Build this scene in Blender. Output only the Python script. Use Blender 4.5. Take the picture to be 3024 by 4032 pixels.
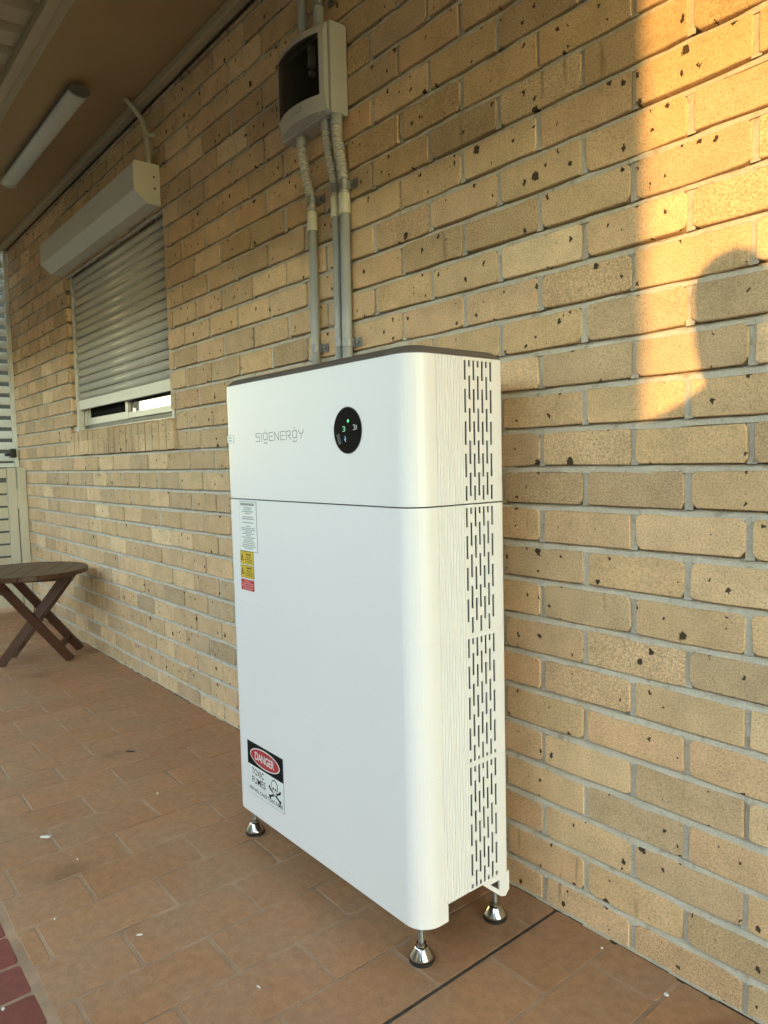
import bpy, bmesh, math, random
from mathutils import Vector, Matrix
random.seed(7)
R = math.radians
scene = bpy.context.scene
for o in list(bpy.data.objects): bpy.data.objects.remove(o)
COL = scene.collection

# ------------------------------------------------------------------ camera
CAM = Vector((1.08305, -1.36964, 1.08989)); YAW, PITCH, ROLL, FPX = 0.8835018, -0.0726433, -0.0238787, 2854.0
fw = Vector((-math.sin(YAW)*math.cos(PITCH), math.cos(YAW)*math.cos(PITCH), math.sin(PITCH)))
rt0 = fw.cross(Vector((0, 0, 1))).normalized(); up0 = rt0.cross(fw)
rt = rt0*math.cos(ROLL)+up0*math.sin(ROLL); up = -rt0*math.sin(ROLL)+up0*math.cos(ROLL)
cd = bpy.data.cameras.new('camera'); co = bpy.data.objects.new('camera', cd); COL.objects.link(co)
m = Matrix((rt, up, -fw)).transposed().to_4x4(); m.translation = CAM
co.matrix_world = m
cd.sensor_fit = 'VERTICAL'; cd.sensor_height = 36; cd.sensor_width = 27
cd.lens = FPX/4032*36; cd.clip_start = 0.02; cd.clip_end = 3000
scene.camera = co
scene.render.resolution_x, scene.render.resolution_y = 768, 1024

def project(p):                                   # photo pixel (3024 x 4032) of a world point
    d = Vector(p)-CAM; z = d.dot(fw)
    if z < .05: return None
    return 1512+FPX*d.dot(rt)/z, 2016-FPX*d.dot(up)/z, z

# ------------------------------------------------------------------ light
SUN_A, SUN_E = 30.0, 4.6                          # degrees right of the wall's normal, elevation
to_sun = Vector((math.sin(R(SUN_A))*math.cos(R(SUN_E)), -math.cos(R(SUN_A))*math.cos(R(SUN_E)), math.sin(R(SUN_E))))
w = bpy.data.worlds.new('World'); scene.world = w; w.use_nodes = True
wn = w.node_tree; bg = wn.nodes['Background']
sky = wn.nodes.new('ShaderNodeTexSky'); sky.sky_type = 'NISHITA'; sky.sun_disc = False
sky.sun_elevation = R(SUN_E); sky.sun_rotation = R(180-SUN_A); sky.air_density = 0.88; sky.dust_density = 0.0; sky.ozone_density = 0.05
wn.links.new(sky.outputs[0], bg.inputs[0]); bg.inputs[1].default_value = 0.15
sl = bpy.data.lights.new('sun', 'SUN'); sl.energy = 0.36; sl.angle = R(0.55); sl.color = (1.0, 0.56, 0.17)
so = bpy.data.objects.new('sun', sl); COL.objects.link(so); so.location = (8, -14, 6)
so.rotation_euler = (-to_sun).to_track_quat('-Z', 'Y').to_euler()
vs = scene.view_settings; vs.view_transform = 'Standard'; vs.look = 'None'; vs.gamma = 1; vs.use_curve_mapping = False
scene.cycles.max_bounces = 7; scene.cycles.diffuse_bounces = 5; scene.cycles.glossy_bounces = 3; scene.cycles.transparent_max_bounces = 6
vs.exposure = 4.25

# ------------------------------------------------------------------ helpers
def link(o, parent=None):
    COL.objects.link(o)
    if parent is not None: o.parent = parent
    return o
def tag(o, label=None, cat=None, group=None, kind=None):
    if label: o['label'] = label
    if cat: o['category'] = cat
    if group: o['group'] = group
    if kind: o['kind'] = kind
    return o
def empty(name, loc, label=None, cat=None, group=None, rz=0):
    o = bpy.data.objects.new(name, None); o.empty_display_size = .05
    o.location = loc; o.rotation_euler = (0, 0, rz); link(o); tag(o, label, cat, group)
    return o

class MB:
    """collects faces in world coordinates, links them as one mesh object"""
    def __init__(s): s.v = []; s.f = []; s.sm = []; s.mi = []
    def face(s, pts, smooth=False, mi=0):
        b = len(s.v); s.v += [tuple(p) for p in pts]; s.f.append(tuple(range(b, b+len(pts)))); s.sm.append(smooth); s.mi.append(mi)
    def grid(s, rows, closed=False, smooth=True, mi=0):
        b = len(s.v); n = len(rows[0])
        for r_ in rows: s.v += [tuple(p) for p in r_]
        for i in range(len(rows)-1):
            for j in range(n if closed else n-1):
                k = (j+1) % n
                s.f.append((b+i*n+j, b+i*n+k, b+(i+1)*n+k, b+(i+1)*n+j)); s.sm.append(smooth); s.mi.append(mi)
        return b
    def cap(s, ring, flip=False, mi=0):
        s.face(list(reversed(ring)) if flip else ring, False, mi)
    def box(s, a, b, bev=0, mi=0):
        (x0, y0, z0), (x1, y1, z1) = a, b
        if bev <= 0:
            P = [(x0,y0,z0),(x1,y0,z0),(x1,y1,z0),(x0,y1,z0),(x0,y0,z1),(x1,y0,z1),(x1,y1,z1),(x0,y1,z1)]
            k = len(s.v); s.v += P
            for f in ((0,3,2,1),(4,5,6,7),(0,1,5,4),(1,2,6,5),(2,3,7,6),(3,0,4,7)):
                s.f.append(tuple(k+i for i in f)); s.sm.append(False); s.mi.append(mi)
        else:
            bm = bmesh.new(); bmesh.ops.create_cube(bm, size=1)
            for v in bm.verts: v.co = Vector(((x0+x1)/2+v.co.x*(x1-x0), (y0+y1)/2+v.co.y*(y1-y0), (z0+z1)/2+v.co.z*(z1-z0)))
            bmesh.ops.bevel(bm, geom=list(bm.edges), offset=bev, segments=2, affect='EDGES', profile=.6)
            s.add_bm(bm, mi); bm.free()
    def add_bm(s, bm, mi=0, smooth=False):
        k = len(s.v); bm.verts.ensure_lookup_table(); s.v += [tuple(v.co) for v in bm.verts]
        for f in bm.faces:
            s.f.append(tuple(k+v.index for v in f.verts)); s.sm.append(smooth); s.mi.append(mi)
    def bar(s, p, q, wx, wz, mi=0, upv=(0, 0, 1)):   # rectangular bar from p to q
        p, q = Vector(p), Vector(q); d = (q-p).normalized(); a = d.cross(Vector(upv)).normalized(); c = a.cross(d)
        rings = [[t+a*sx*wx/2+c*sz*wz/2 for sx, sz in ((-1,-1),(1,-1),(1,1),(-1,1))] for t in (p, q)]
        s.grid(rings, closed=True, smooth=False, mi=mi); s.cap(rings[0], True, mi); s.cap(rings[1], False, mi)
    def tube(s, path, rad, n=16, caps=True, mi=0, smooth=True):
        rings = []
        for i, p in enumerate(path):
            p = Vector(p); a = Vector(path[max(i-1, 0)]); b_ = Vector(path[min(i+1, len(path)-1)])
            d = (b_-a).normalized(); ref = Vector((0, 1, 0)) if abs(d.y) < .9 else Vector((1, 0, 0))
            u = d.cross(ref).normalized(); v_ = d.cross(u)
            r_ = rad[i] if isinstance(rad, (list, tuple)) else rad
            rings.append([p+(u*math.cos(2*math.pi*k/n)+v_*math.sin(2*math.pi*k/n))*r_ for k in range(n)])
        s.grid(rings, closed=True, smooth=smooth, mi=mi)
        if caps: s.cap(rings[0], True, mi); s.cap(rings[-1], False, mi)
    def lathe(s, c, prof, n=28, mi=0, smooth=True):     # prof: (radius, z) along z
        rings = [[(c[0]+r_*math.cos(2*math.pi*k/n), c[1]+r_*math.sin(2*math.pi*k/n), c[2]+z) for k in range(n)] for r_, z in prof]
        s.grid(rings, closed=True, smooth=smooth, mi=mi); s.cap(rings[0], True, mi); s.cap(rings[-1], False, mi)
    def extrude(s, poly, axis, a, b, mi=0, smooth=False):   # poly: 2D outline, extruded along an axis
        def P(u, v, t): return (t, u, v) if axis == 0 else ((u, t, v) if axis == 1 else (u, v, t))
        r0 = [P(u, v, a) for u, v in poly]; r1 = [P(u, v, b) for u, v in poly]
        s.grid([r0, r1], closed=True, smooth=smooth, mi=mi); s.cap(r0, True, mi); s.cap(r1, False, mi)
    def mesh(s, name, mats, origin=(0, 0, 0)):
        me = bpy.data.meshes.new(name); ox, oy, oz = origin
        me.from_pydata([(x-ox, y-oy, z-oz) for x, y, z in s.v], [], s.f)
        me.polygons.foreach_set('use_smooth', s.sm); me.polygons.foreach_set('material_index', s.mi)
        for q in (mats if isinstance(mats, (list, tuple)) else [mats]): me.materials.append(q)
        bm = bmesh.new(); bm.from_mesh(me)
        bmesh.ops.remove_doubles(bm, verts=bm.verts, dist=1e-6)
        bmesh.ops.recalc_face_normals(bm, faces=bm.faces); bm.to_mesh(me); bm.free()
        return me
    def build(s, name, mats, parent=None, recalc=True):
        """faces are given in world coordinates; the parent sits at its own place without scale"""
        o = bpy.data.objects.new(name, s.mesh(name, mats)); link(o)
        if parent is not None:
            o.parent = parent; o.matrix_parent_inverse = basis_inv(parent)
        return o
def basis_inv(p):
    M = Matrix.Identity(4); q = p
    while q is not None:
        M = (q.matrix_parent_inverse @ q.matrix_basis if q.parent else q.matrix_basis) @ M; q = q.parent
    return M.inverted()

# ------------------------------------------------------------------ materials
def nt(name):
    mt = bpy.data.materials.new(name); mt.use_nodes = True
    return mt, mt.node_tree, mt.node_tree.nodes['Principled BSDF']
def N(t, typ, **k):
    n = t.nodes.new(typ)
    for a, v in k.items(): setattr(n, a, v)
    return n
def math_(t, op, a, b=None, c=None):
    n = N(t, 'ShaderNodeMath', operation=op)
    for i, x in enumerate((a, b, c)):
        if x is None: continue
        if isinstance(x, (int, float)): n.inputs[i].default_value = x
        else: t.links.new(x, n.inputs[i])
    return n.outputs[0]
def mix_(t, f, a, b, blend='MIX'):
    n = N(t, 'ShaderNodeMix', data_type='RGBA', blend_type=blend)
    for sck, x in ((n.inputs[0], f), (n.inputs[6], a), (n.inputs[7], b)):
        if isinstance(x, (int, float)): sck.default_value = x
        elif isinstance(x, tuple): sck.default_value = (*x[:3], 1)
        else: t.links.new(x, sck)
    return n.outputs[2]
def ramp_(t, f, stops):
    n = N(t, 'ShaderNodeValToRGB'); e = n.color_ramp.elements
    while len(e) < len(stops): e.new(.5)
    for i, (p, c) in enumerate(stops):
        e[i].position = p; e[i].color = (*c, 1) if isinstance(c, tuple) else (c, c, c, 1)
    t.links.new(f, n.inputs[0]); return n.outputs[0]
def noise_(t, vec, scale, detail=3, rough=.55):
    n = N(t, 'ShaderNodeTexNoise'); n.inputs['Scale'].default_value = scale; n.inputs['Detail'].default_value = detail; n.inputs['Roughness'].default_value = rough
    if vec is not None: t.links.new(vec, n.inputs['Vector'])
    return n.outputs['Fac']
def bump_(t, bs, h, strength, dist):
    n = N(t, 'ShaderNodeBump'); n.inputs['Strength'].default_value = strength; n.inputs['Distance'].default_value = dist
    t.links.new(h, n.inputs['Height']); t.links.new(n.outputs[0], bs.inputs['Normal']); return n
def plain(name, c, rough=.5, metal=0, var=.08, vscale=6, bump=0, bscale=80, coat=0, spec=.5, c2=None):
    mt, t, b = nt(name)
    pos = N(t, 'ShaderNodeNewGeometry').outputs['Position']
    f = noise_(t, pos, vscale, 4)
    lo = c2 or tuple(x*(1-var) for x in c); hi = tuple(min(1, x*(1+var*.6)) for x in c)
    t.links.new(mix_(t, ramp_(t, f, [(.3, 0.0), (.7, 1.0)]), lo, hi), b.inputs['Base Color'])
    b.inputs['Roughness'].default_value = rough; b.inputs['Metallic'].default_value = metal
    b.inputs['Specular IOR Level'].default_value = spec; b.inputs['Coat Weight'].default_value = coat
    if bump: bump_(t, b, noise_(t, pos, bscale, 4), bump, .002)
    return mt
def emit(name, c, s):
    mt, t, b = nt(name); b.inputs['Base Color'].default_value = (0, 0, 0, 1)
    b.inputs['Emission Color'].default_value = (*c, 1); b.inputs['Emission Strength'].default_value = s
    return mt

BH, BL, BZ0 = 0.08993, 0.24, 0.0258                # course height, brick pitch, centre of the lowest course
def brick_material():
    mt, t, b = nt('cream_brick')
    g = N(t, 'ShaderNodeNewGeometry'); sep = N(t, 'ShaderNodeSeparateXYZ'); t.links.new(g.outputs['Position'], sep.inputs[0])
    x, z = sep.outputs[0], sep.outputs[2]
    row = math_(t, 'FLOOR', math_(t, 'DIVIDE', math_(t, 'SUBTRACT', z, BZ0-BH/2), BH))
    par = math_(t, 'MODULO', row, 2.0)
    colm = math_(t, 'FLOOR', math_(t, 'DIVIDE', math_(t, 'ADD', x, math_(t, 'MULTIPLY_ADD', par, .12, 24.0)), BL))
    cv = N(t, 'ShaderNodeCombineXYZ'); t.links.new(row, cv.inputs[0]); t.links.new(colm, cv.inputs[1])
    wn_ = N(t, 'ShaderNodeTexWhiteNoise', noise_dimensions='3D'); t.links.new(cv.outputs[0], wn_.inputs['Vector'])
    rnd = wn_.outputs['Value']; rs = N(t, 'ShaderNodeSeparateColor'); t.links.new(wn_.outputs['Color'], rs.inputs[0])
    r2, r3 = rs.outputs[1], rs.outputs[2]
    pos = g.outputs['Position']
    base = ramp_(t, rnd, [(0, (.74, .510, .285)), (.22, (.63, .445, .258)), (.42, (.79, .565, .335)), (.58, (.70, .475, .285)), (.72, (.58, .425, .262)), (.86, (.73, .480, .275)), (1, (.85, .64, .395))])
    big = noise_(t, pos, 11, 4, .6)
    base = mix_(t, 1.0, base, ramp_(t, big, [(.25, (.80, .80, .80)), (.55, (1, 1, 1)), (.8, (1.12, 1.12, 1.14))]), 'MULTIPLY')
    fine = noise_(t, pos, 260, 3, .75)
    base = mix_(t, 1.0, base, ramp_(t, fine, [(.28, (.62, .58, .52)), (.5, (1, 1, 1)), (.74, (1.28, 1.26, 1.2))]), 'MULTIPLY')
    # rusty / sooty speckled faces on a few bricks
    sp = math_(t, 'MULTIPLY', math_(t, 'GREATER_THAN', r3, .82), ramp_(t, noise_(t, pos, 210, 3, .8), [(.44, 0.0), (.62, 1.0)]))
    base = mix_(t, math_(t, 'MULTIPLY', sp, .5), base, (.22, .14, .08))
    # vertical drip stains
    mp = N(t, 'ShaderNodeMapping'); mp.inputs['Scale'].default_value = (34, 34, 4.5); t.links.new(pos, mp.inputs['Vector'])
    st = math_(t, 'MULTIPLY', ramp_(t, noise_(t, mp.outputs[0], 1.0, 2), [(.66, 0.0), (.76, 1.0)]), math_(t, 'GREATER_THAN', r2, .45))
    base = mix_(t, math_(t, 'MULTIPLY', st, .55), base, (.21, .135, .075))
    # pits burnt into the face: large and sparse, small and many
    dn = N(t, 'ShaderNodeTexNoise'); dn.inputs['Scale'].default_value = 105; dn.inputs['Detail'].default_value = 3; t.links.new(pos, dn.inputs['Vector'])
    dv = N(t, 'ShaderNodeVectorMath', operation='MULTIPLY_ADD'); dv.inputs[1].default_value = (.017, .017, .021); t.links.new(dn.outputs['Color'], dv.inputs[0]); t.links.new(pos, dv.inputs[2])
    fl = N(t, 'ShaderNodeVectorMath', operation='MULTIPLY'); fl.inputs[1].default_value = (1, .85, 0)
    fs = N(t, 'ShaderNodeSeparateXYZ'); t.links.new(dv.outputs[0], fs.inputs[0]); fc = N(t, 'ShaderNodeCombineXYZ'); t.links.new(fs.outputs[0], fc.inputs[0]); t.links.new(fs.outputs[2], fc.inputs[1]); t.links.new(fc.outputs[0], fl.inputs[0])
    def pits(scale, keep, rad):
        vo = N(t, 'ShaderNodeTexVoronoi', voronoi_dimensions='2D'); vo.inputs['Scale'].default_value = scale; t.links.new(fl.outputs[0], vo.inputs['Vector'])
        cs = N(t, 'ShaderNodeSeparateColor'); t.links.new(vo.outputs['Color'], cs.inputs[0])
        r_ = math_(t, 'MULTIPLY', math_(t, 'MAXIMUM', math_(t, 'SUBTRACT', cs.outputs[0], keep), 0.0), rad/(1-keep))
        d = math_(t, 'SUBTRACT', r_, vo.outputs['Distance'])
        return ramp_(t, math_(t, 'MULTIPLY_ADD', d, 20.0, .5), [(.5, 0.0), (.9, 1.0)])
    pit = math_(t, 'MAXIMUM', pits(11.0, .74, .115), pits(31, .74, .17))
    base = mix_(t, math_(t, 'MULTIPLY', pit, .93), base, (.034, .024, .017))
    t.links.new(base, b.inputs['Base Color']); b.inputs['Roughness'].default_value = .9; b.inputs['Specular IOR Level'].default_value = .25
    h = math_(t, 'ADD', math_(t, 'MULTIPLY', fine, .5), math_(t, 'MULTIPLY_ADD', pit, -2.2, math_(t, 'MULTIPLY', noise_(t, pos, 55, 4), .8)))
    bump_(t, b, h, .75, .0022)
    return mt
def mortar_material():
    mt, t, b = nt('mortar'); pos = N(t, 'ShaderNodeNewGeometry').outputs['Position']
    f = noise_(t, pos, 14, 4); s = noise_(t, pos, 330, 4, .7)
    c = mix_(t, f, (.56, .505, .41), (.80, .735, .62)); c = mix_(t, ramp_(t, noise_(t, pos, 30, 3, .7), [(.55, 0.0), (.72, .6)]), c, (.34, .26, .17))
    c = mix_(t, 1.0, c, ramp_(t, s, [(.3, (.78, .78, .78)), (.7, (1.12, 1.12, 1.12))]), 'MULTIPLY')
    t.links.new(c, b.inputs['Base Color']); b.inputs['Roughness'].default_value = .95; b.inputs['Specular IOR Level'].default_value = .2
    bump_(t, b, math_(t, 'ADD', s, noise_(t, pos, 60, 4)), 1.0, .0035); return mt
def paver_material(name, c1, c2, c3, wear):
    mt, t, b = nt(name); pos = N(t, 'ShaderNodeNewGeometry').outputs['Position']
    oi = N(t, 'ShaderNodeObjectInfo').outputs['Random']
    base = mix_(t, oi, c1, c2)
    n1 = noise_(t, pos, 4.5, 5, .6); n2 = noise_(t, pos, 40, 5, .7); n3 = noise_(t, pos, 300, 3, .7)
    base = mix_(t, ramp_(t, n1, [(.38, 0.0), (.72, .9)]), base, c3)
    base = mix_(t, 1.0, base, ramp_(t, n2, [(.25, (.74, .74, .75)), (.7, (1.12, 1.12, 1.12))]), 'MULTIPLY')
    base = mix_(t, 1.0, base, ramp_(t, n3, [(.3, (.86, .86, .86)), (.7, (1.1, 1.1, 1.1))]), 'MULTIPLY')
    # dark damp blotches and pale dust
    base = mix_(t, ramp_(t, noise_(t, pos, 2.9, 3, .5), [(.63, 0.0), (.70, .5)]), base, tuple(x*.42 for x in c1))
    base = mix_(t, ramp_(t, noise_(t, pos, 120, 2, .9), [(.80, 0.0), (.86, wear)]), base, (.55, .5, .42))
    t.links.new(base, b.inputs['Base Color'])
    t.links.new(ramp_(t, n1, [(.3, .42), (.7, .66)]), b.inputs['Roughness']); b.inputs['Specular IOR Level'].default_value = .35
    bump_(t, b, math_(t, 'ADD', math_(t, 'MULTIPLY', n3, .4), n2), .35, .0015); return mt
def wood_material():
    mt, t, b = nt('stained_timber'); pos = N(t, 'ShaderNodeTexCoord').outputs['Object']
    mp = N(t, 'ShaderNodeMapping'); mp.inputs['Scale'].default_value = (5, 60, 60); t.links.new(pos, mp.inputs['Vector'])
    f = noise_(t, mp.outputs[0], 1.5, 4)
    t.links.new(mix_(t, f, (.036, .013, .0065), (.090, .034, .016)), b.inputs['Base Color'])
    b.inputs['Roughness'].default_value = .38; bump_(t, b, f, .2, .001); return mt
def sheet_material():
    mt, t, b = nt('smoked_plastic')
    tr = N(t, 'ShaderNodeBsdfTransparent'); tr.inputs[0].default_value = (.55, .53, .50, 1)
    gl = N(t, 'ShaderNodeBsdfGlossy'); gl.inputs[0].default_value = (.9, .9, .9, 1); gl.inputs['Roughness'].default_value = .12
    fr = N(t, 'ShaderNodeFresnel'); fr.inputs[0].default_value = 1.45
    ms = N(t, 'ShaderNodeMixShader'); t.links.new(fr.outputs[0], ms.inputs[0]); t.links.new(tr.outputs[0], ms.inputs[1]); t.links.new(gl.outputs[0], ms.inputs[2])
    t.links.new(ms.outputs[0], t.nodes['Material Output'].inputs[0]); return mt
def pane_material():
    mt, t, b = nt('window_glass')
    b.inputs['Base Color'].default_value = (.012, .013, .014, 1); b.inputs['Roughness'].default_value = .03
    b.inputs['Specular IOR Level'].default_value = 1.0; b.inputs['Coat Weight'].default_value = 1.0; b.inputs['Coat Roughness'].default_value = .02
    return mt

M = {}
M['brick'] = brick_material(); M['mortar'] = mortar_material()
M['paver'] = paver_material('sealed_paver', (.37, .182, .088), (.42, .212, .105), (.355, .215, .125), .5)
M['red'] = paver_material('red_clay_paver', (.20, .045, .036), (.24, .058, .046), (.17, .05, .04), .8)
M['grout'] = plain('paver_grout', (.375, .235, .145), .85, var=.35, vscale=9, bump=.5, bscale=200)
M['dirt_and_shade'] = plain('gap_dirt_and_shade', (.055, .040, .027), .95, var=.5, vscale=40, bump=.6, bscale=150)
M['white'] = plain('white_powder_coat', (.80, .785, .80), .38, var=.012, vscale=2)
M['inner'] = plain('dark_inner_casing', (.008, .008, .009), .7)
M['cap'] = plain('dark_bronze_cap', (.115, .098, .085), .42, var=.06)
M['black'] = plain('black_gloss', (.003, .003, .004), .06, spec=.16)
M['rubber'] = plain('black_rubber', (.012, .011, .010), .75)
M['chrome'] = plain('plated_steel', (.52, .50, .47), .16, 1.0, var=.1, vscale=60)
M['galv'] = plain('galvanised_steel', (.30, .30, .30), .5, .8, var=.2, vscale=70)
M['conduit'] = plain('grey_pvc', (.36, .37, .37), .33, var=.05)
M['hose'] = plain('pale_grey_hose', (.50, .48, .43), .45, var=.05)
M['coupling'] = plain('cream_pvc', (.60, .56, .44), .42, var=.05)
M['enc'] = plain('pale_grey_plastic', (.44, .43, .415), .42, var=.03)
M['smoke'] = sheet_material(); M['pane'] = pane_material()
M['breaker'] = plain('white_breaker', (.72, .71, .68), .4)
M['slat'] = plain('cream_aluminium', (.52, .49, .42), .36, var=.05, vscale=5, spec=.6)
M['rail'] = plain('pale_aluminium', (.66, .64, .57), .45, var=.04)
M['frame'] = plain('white_window_frame', (.74, .70, .60), .4, var=.03)
M['flyscreen'] = plain('dark_flyscreen', (.008, .008, .008), .9, spec=.1)
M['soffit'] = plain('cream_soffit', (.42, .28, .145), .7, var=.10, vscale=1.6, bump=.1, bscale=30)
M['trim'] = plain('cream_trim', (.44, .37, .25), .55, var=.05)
M['roof'] = plain('cream_steel_roof', (.46, .38, .26), .45, var=.06)
M['lampbody'] = plain('white_batten', (.66, .67, .64), .45, var=.03)
M['endcap'] = plain('grey_end_cap', (.16, .15, .13), .5)
M['wood'] = wood_material()
M['gate'] = plain('cream_gate_paint', (.60, .56, .44), .5, var=.06)
M['louvre'] = plain('white_louvre', (.74, .76, .73), .4, var=.04)
M['latch'] = plain('black_latch', (.01, .01, .01), .5)
M['added_fence'] = plain('dark_backing', (.012, .013, .011), .7, var=.2)
M['blocker'] = plain('dark_blocker_coat', (.085, .085, .085), .6, var=.05)
M['low_bounce'] = plain('low_bounce_dark', (.06, .056, .052), .85, var=.15, vscale=3, bump=.3)
M['grass'] = plain('lawn', (.07, .10, .035), .95, var=.5, vscale=14, bump=.6, bscale=60)
M['print_black'] = plain('black_print', (.006, .006, .007), .7, spec=.12)
M['print_red'] = plain('red_print', (.42, .022, .030), .45)
M['print_white'] = plain('white_sticker', (.78, .80, .80), .42)
M['print_grey'] = plain('grey_print', (.30, .30, .31), .5)
M['print_yellow'] = plain('yellow_sticker', (.62, .42, .02), .42)
M['print_olive'] = plain('dark_olive_print', (.16, .11, .012), .5)
M['logo'] = plain('grey_logo_ink', (.25, .25, .26), .35)
M['pink'] = plain('pale_red_print', (.70, .20, .22), .5)
M['green_led'] = emit('green_led', (.10, .9, .30), .07)
M['mint_led'] = emit('mint_led', (.35, .9, .6), .045)
M['white_led'] = emit('white_led', (.75, .9, .85), .035)
M['blue_led'] = emit('blue_led', (.35, .65, .95), .045)
M['chip'] = plain('white_chip', (.70, .68, .62), .8)
M['twig'] = plain('dark_twig', (.03, .022, .015), .8)
M['skin'] = plain('skin', (.45, .27, .19), .5); M['shirt'] = plain('navy_shirt', (.05, .06, .10), .8)
M['trouser'] = plain('dark_trousers', (.03, .03, .035), .85); M['shoe'] = plain('black_shoes', (.015, .015, .015), .5)
M['hair'] = plain('dark_hair', (.02, .014, .01), .55)

# ================================================================== SETTING
# ground out to the horizon, the slab under the pavers
b = MB(); b.face([(-1500,-1500,-.09),(1500,-1500,-.09),(1500,1500,-.09),(-1500,1500,-.09)])
tag(b.build('ground', M['grass']), kind='structure')
b = MB(); b.box((-9, -9, -.089), (9, -1.256, -.045)); tag(b.build('low_bounce_yard', M['low_bounce']), kind='structure')  # added unseen yard, dark to limit light bounced onto the wall
b = MB(); b.box((-5.6, -1.255, -.085), (3.2, .30, -.0020))
floor = tag(b.build('patio_floor', M['grout']), kind='structure')
b = MB(); b.box((-5.4, -.0120, -.0019), (3.1, .004, -.0010)); b.build('wall_base_gap', M['dirt_and_shade'], floor)
b = MB(); b.box((.0398, -1.02, -.0019), (.0458, -.013, -.0009)); b.build('control_joint', M['dirt_and_shade'], floor)

def slab_mesh(w_, l_, h_, name, mat, seed, bev=.0009, jit=.0018):
    rg = random.Random(seed); b = MB()
    P = []
    for sx, sy in ((-1,-1),(1,-1),(1,1),(-1,1)):
        cx, cy = sx*w_/2, sy*l_/2; q = .006
        P += [(cx-sx*(q if sx*sy < 0 else 0)+rg.uniform(-jit, jit), cy-sy*(0 if sx*sy < 0 else q)+rg.uniform(-jit, jit)),
              (cx-sx*(0 if sx*sy < 0 else q)+rg.uniform(-jit, jit), cy-sy*(q if sx*sy < 0 else 0)+rg.uniform(-jit, jit))]
    ctr = lambda k: [(x*k(x, w_), y*k(y, l_)) for x, y in P]
    ins = [(x*(1-2*bev/w_), y*(1-2*bev/l_)) for x, y in P]
    b.grid([[(x, y, -h_) for x, y in P], [(x, y, -bev*.7) for x, y in P], [(x, y, 0) for x, y in ins]], closed=True, smooth=False)
    b.cap([(x, y, 0) for x, y in ins])
    return b.mesh(name, mat)
PW, PL = .157, .2925
pav = [slab_mesh(PW-.0085, PL-.0085, .012, 'paver', M['paver'], 100+i) for i in range(6)]
pav_dark = [slab_mesh(PW-.010, PL-.0105, .012, 'paver', M['paver'], 140+i) for i in range(2)]
half = {}
for i in range(-8, 33):                                 # strips running out from the wall
    x1 = .043-PW*i; xc = x1-PW/2
    y = -.543+PL*3+(0 if i % 2 else PL/2)
    if (i % 2) == 0: y -= 0
    # joints at -.543 on odd strips, -.690 on even ones
    j0 = (-.543 if (i % 2) else -.6895)
    k = 0; top = -.004
    js = sorted([j0+PL*q for q in range(-3, 4) if -1.02 < j0+PL*q < -.03], reverse=True)
    ys = [top]+js+[-1.026]
    for a, c in zip(ys[:-1], ys[1:]):
        L = a-c
        if L < .03: continue
        if abs(L-PL) < .004: me = random.choice(pav)
        else:
            key = round(L, 3)
            if key not in half: half[key] = slab_mesh(PW-.0085, L-.0085, .012, 'paver', M['paver'], 300+len(half))
            me = half[key]
        o = bpy.data.objects.new('paver', me); link(o, floor)
        o.location = (xc, (a+c)/2, random.uniform(-.0007, .0003)); o.rotation_euler = (random.uniform(-.001, .001), random.uniform(-.002, .002), random.uniform(-.003, .003))
redm = [slab_mesh(.1065, .205, .012, 'red_paver', M['red'], 500+i) for i in range(4)]
for i in range(-14, 42):
    o = bpy.data.objects.new('red_paver', random.choice(redm)); link(o, floor)
    o.location = (-.565-.1175*i, -1.145, random.uniform(-.001, .001)); o.rotation_euler = (0, 0, random.uniform(-.006, .006))

# ------------------------------------------------------------------ brick wall
WX0, WX1, NROW = -4.955, 2.9, 31
wall = empty('brick_wall', (-1.0, .05, 0), 'long cream brick house wall with grey mortar and dark pitted bricks', 'wall')
OPX0, OPX1 = -3.545, -2.10
def rows_z(n): return BZ0+BH*n
bricks = []                                             # (x0, x1, zc, h)
rb = random.Random(21)
for n in range(NROW):
    zc = rows_z(n); off = 0 if n % 2 == 0 else .12
    cuts = []
    if n in (13, 14): cuts = [(-3.615, -2.045)]
    elif 15 <= n <= 24: cuts = [(OPX0, OPX1)]
    x = math.floor((WX0-off)/BL)*BL+off
    while x < WX1:
        a, c = max(x, WX0), min(x+BL, WX1)
        segs = [(a, c)]
        for u, v in cuts:
            segs = [s_ for p_, q_ in segs for s_ in ((p_, min(q_, u)), (max(p_, v), q_)) if s_[1]-s_[0] > .02]
        for p_, q_ in segs:
            if q_-p_ > .035: bricks.append((p_, q_, zc))
        x += BL
JX, JZ, DEPTH = .0120, .0148, .105; BW, BHH = BL-JX, BH-JZ
def brick_shape(w_, h_, rg, depth=DEPTH):
    """irregular fired brick, 10-sided face with eased arrises; front at y = 0, centred in x and z"""
    q = rg.uniform(.003, .013)
    P = [(-w_/2+q, -h_/2), (rg.uniform(-.3, .3)*w_, -h_/2-rg.uniform(-.0010, .0028)), (w_/2-q*rg.uniform(.5, 1.4), -h_/2), (w_/2, -h_/2+q*rg.uniform(.5, 1.3)),
         (w_/2, h_/2-q*.8), (w_/2-q*.8, h_/2), (rg.uniform(-.2, .2)*w_, h_/2+rg.uniform(-.001, .001)), (-w_/2+q*.8, h_/2), (-w_/2, h_/2-q*.7), (-w_/2, -h_/2+q*rg.uniform(.4, 1.2))]
    P = [(x+rg.uniform(-.0014, .0014), z+rg.uniform(-.0013, .0013)) for x, z in P]
    e = .0018
    F = [(x*(1-2*e/w_), z*(1-2*e/h_)) for x, z in P]
    return P, F
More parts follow.
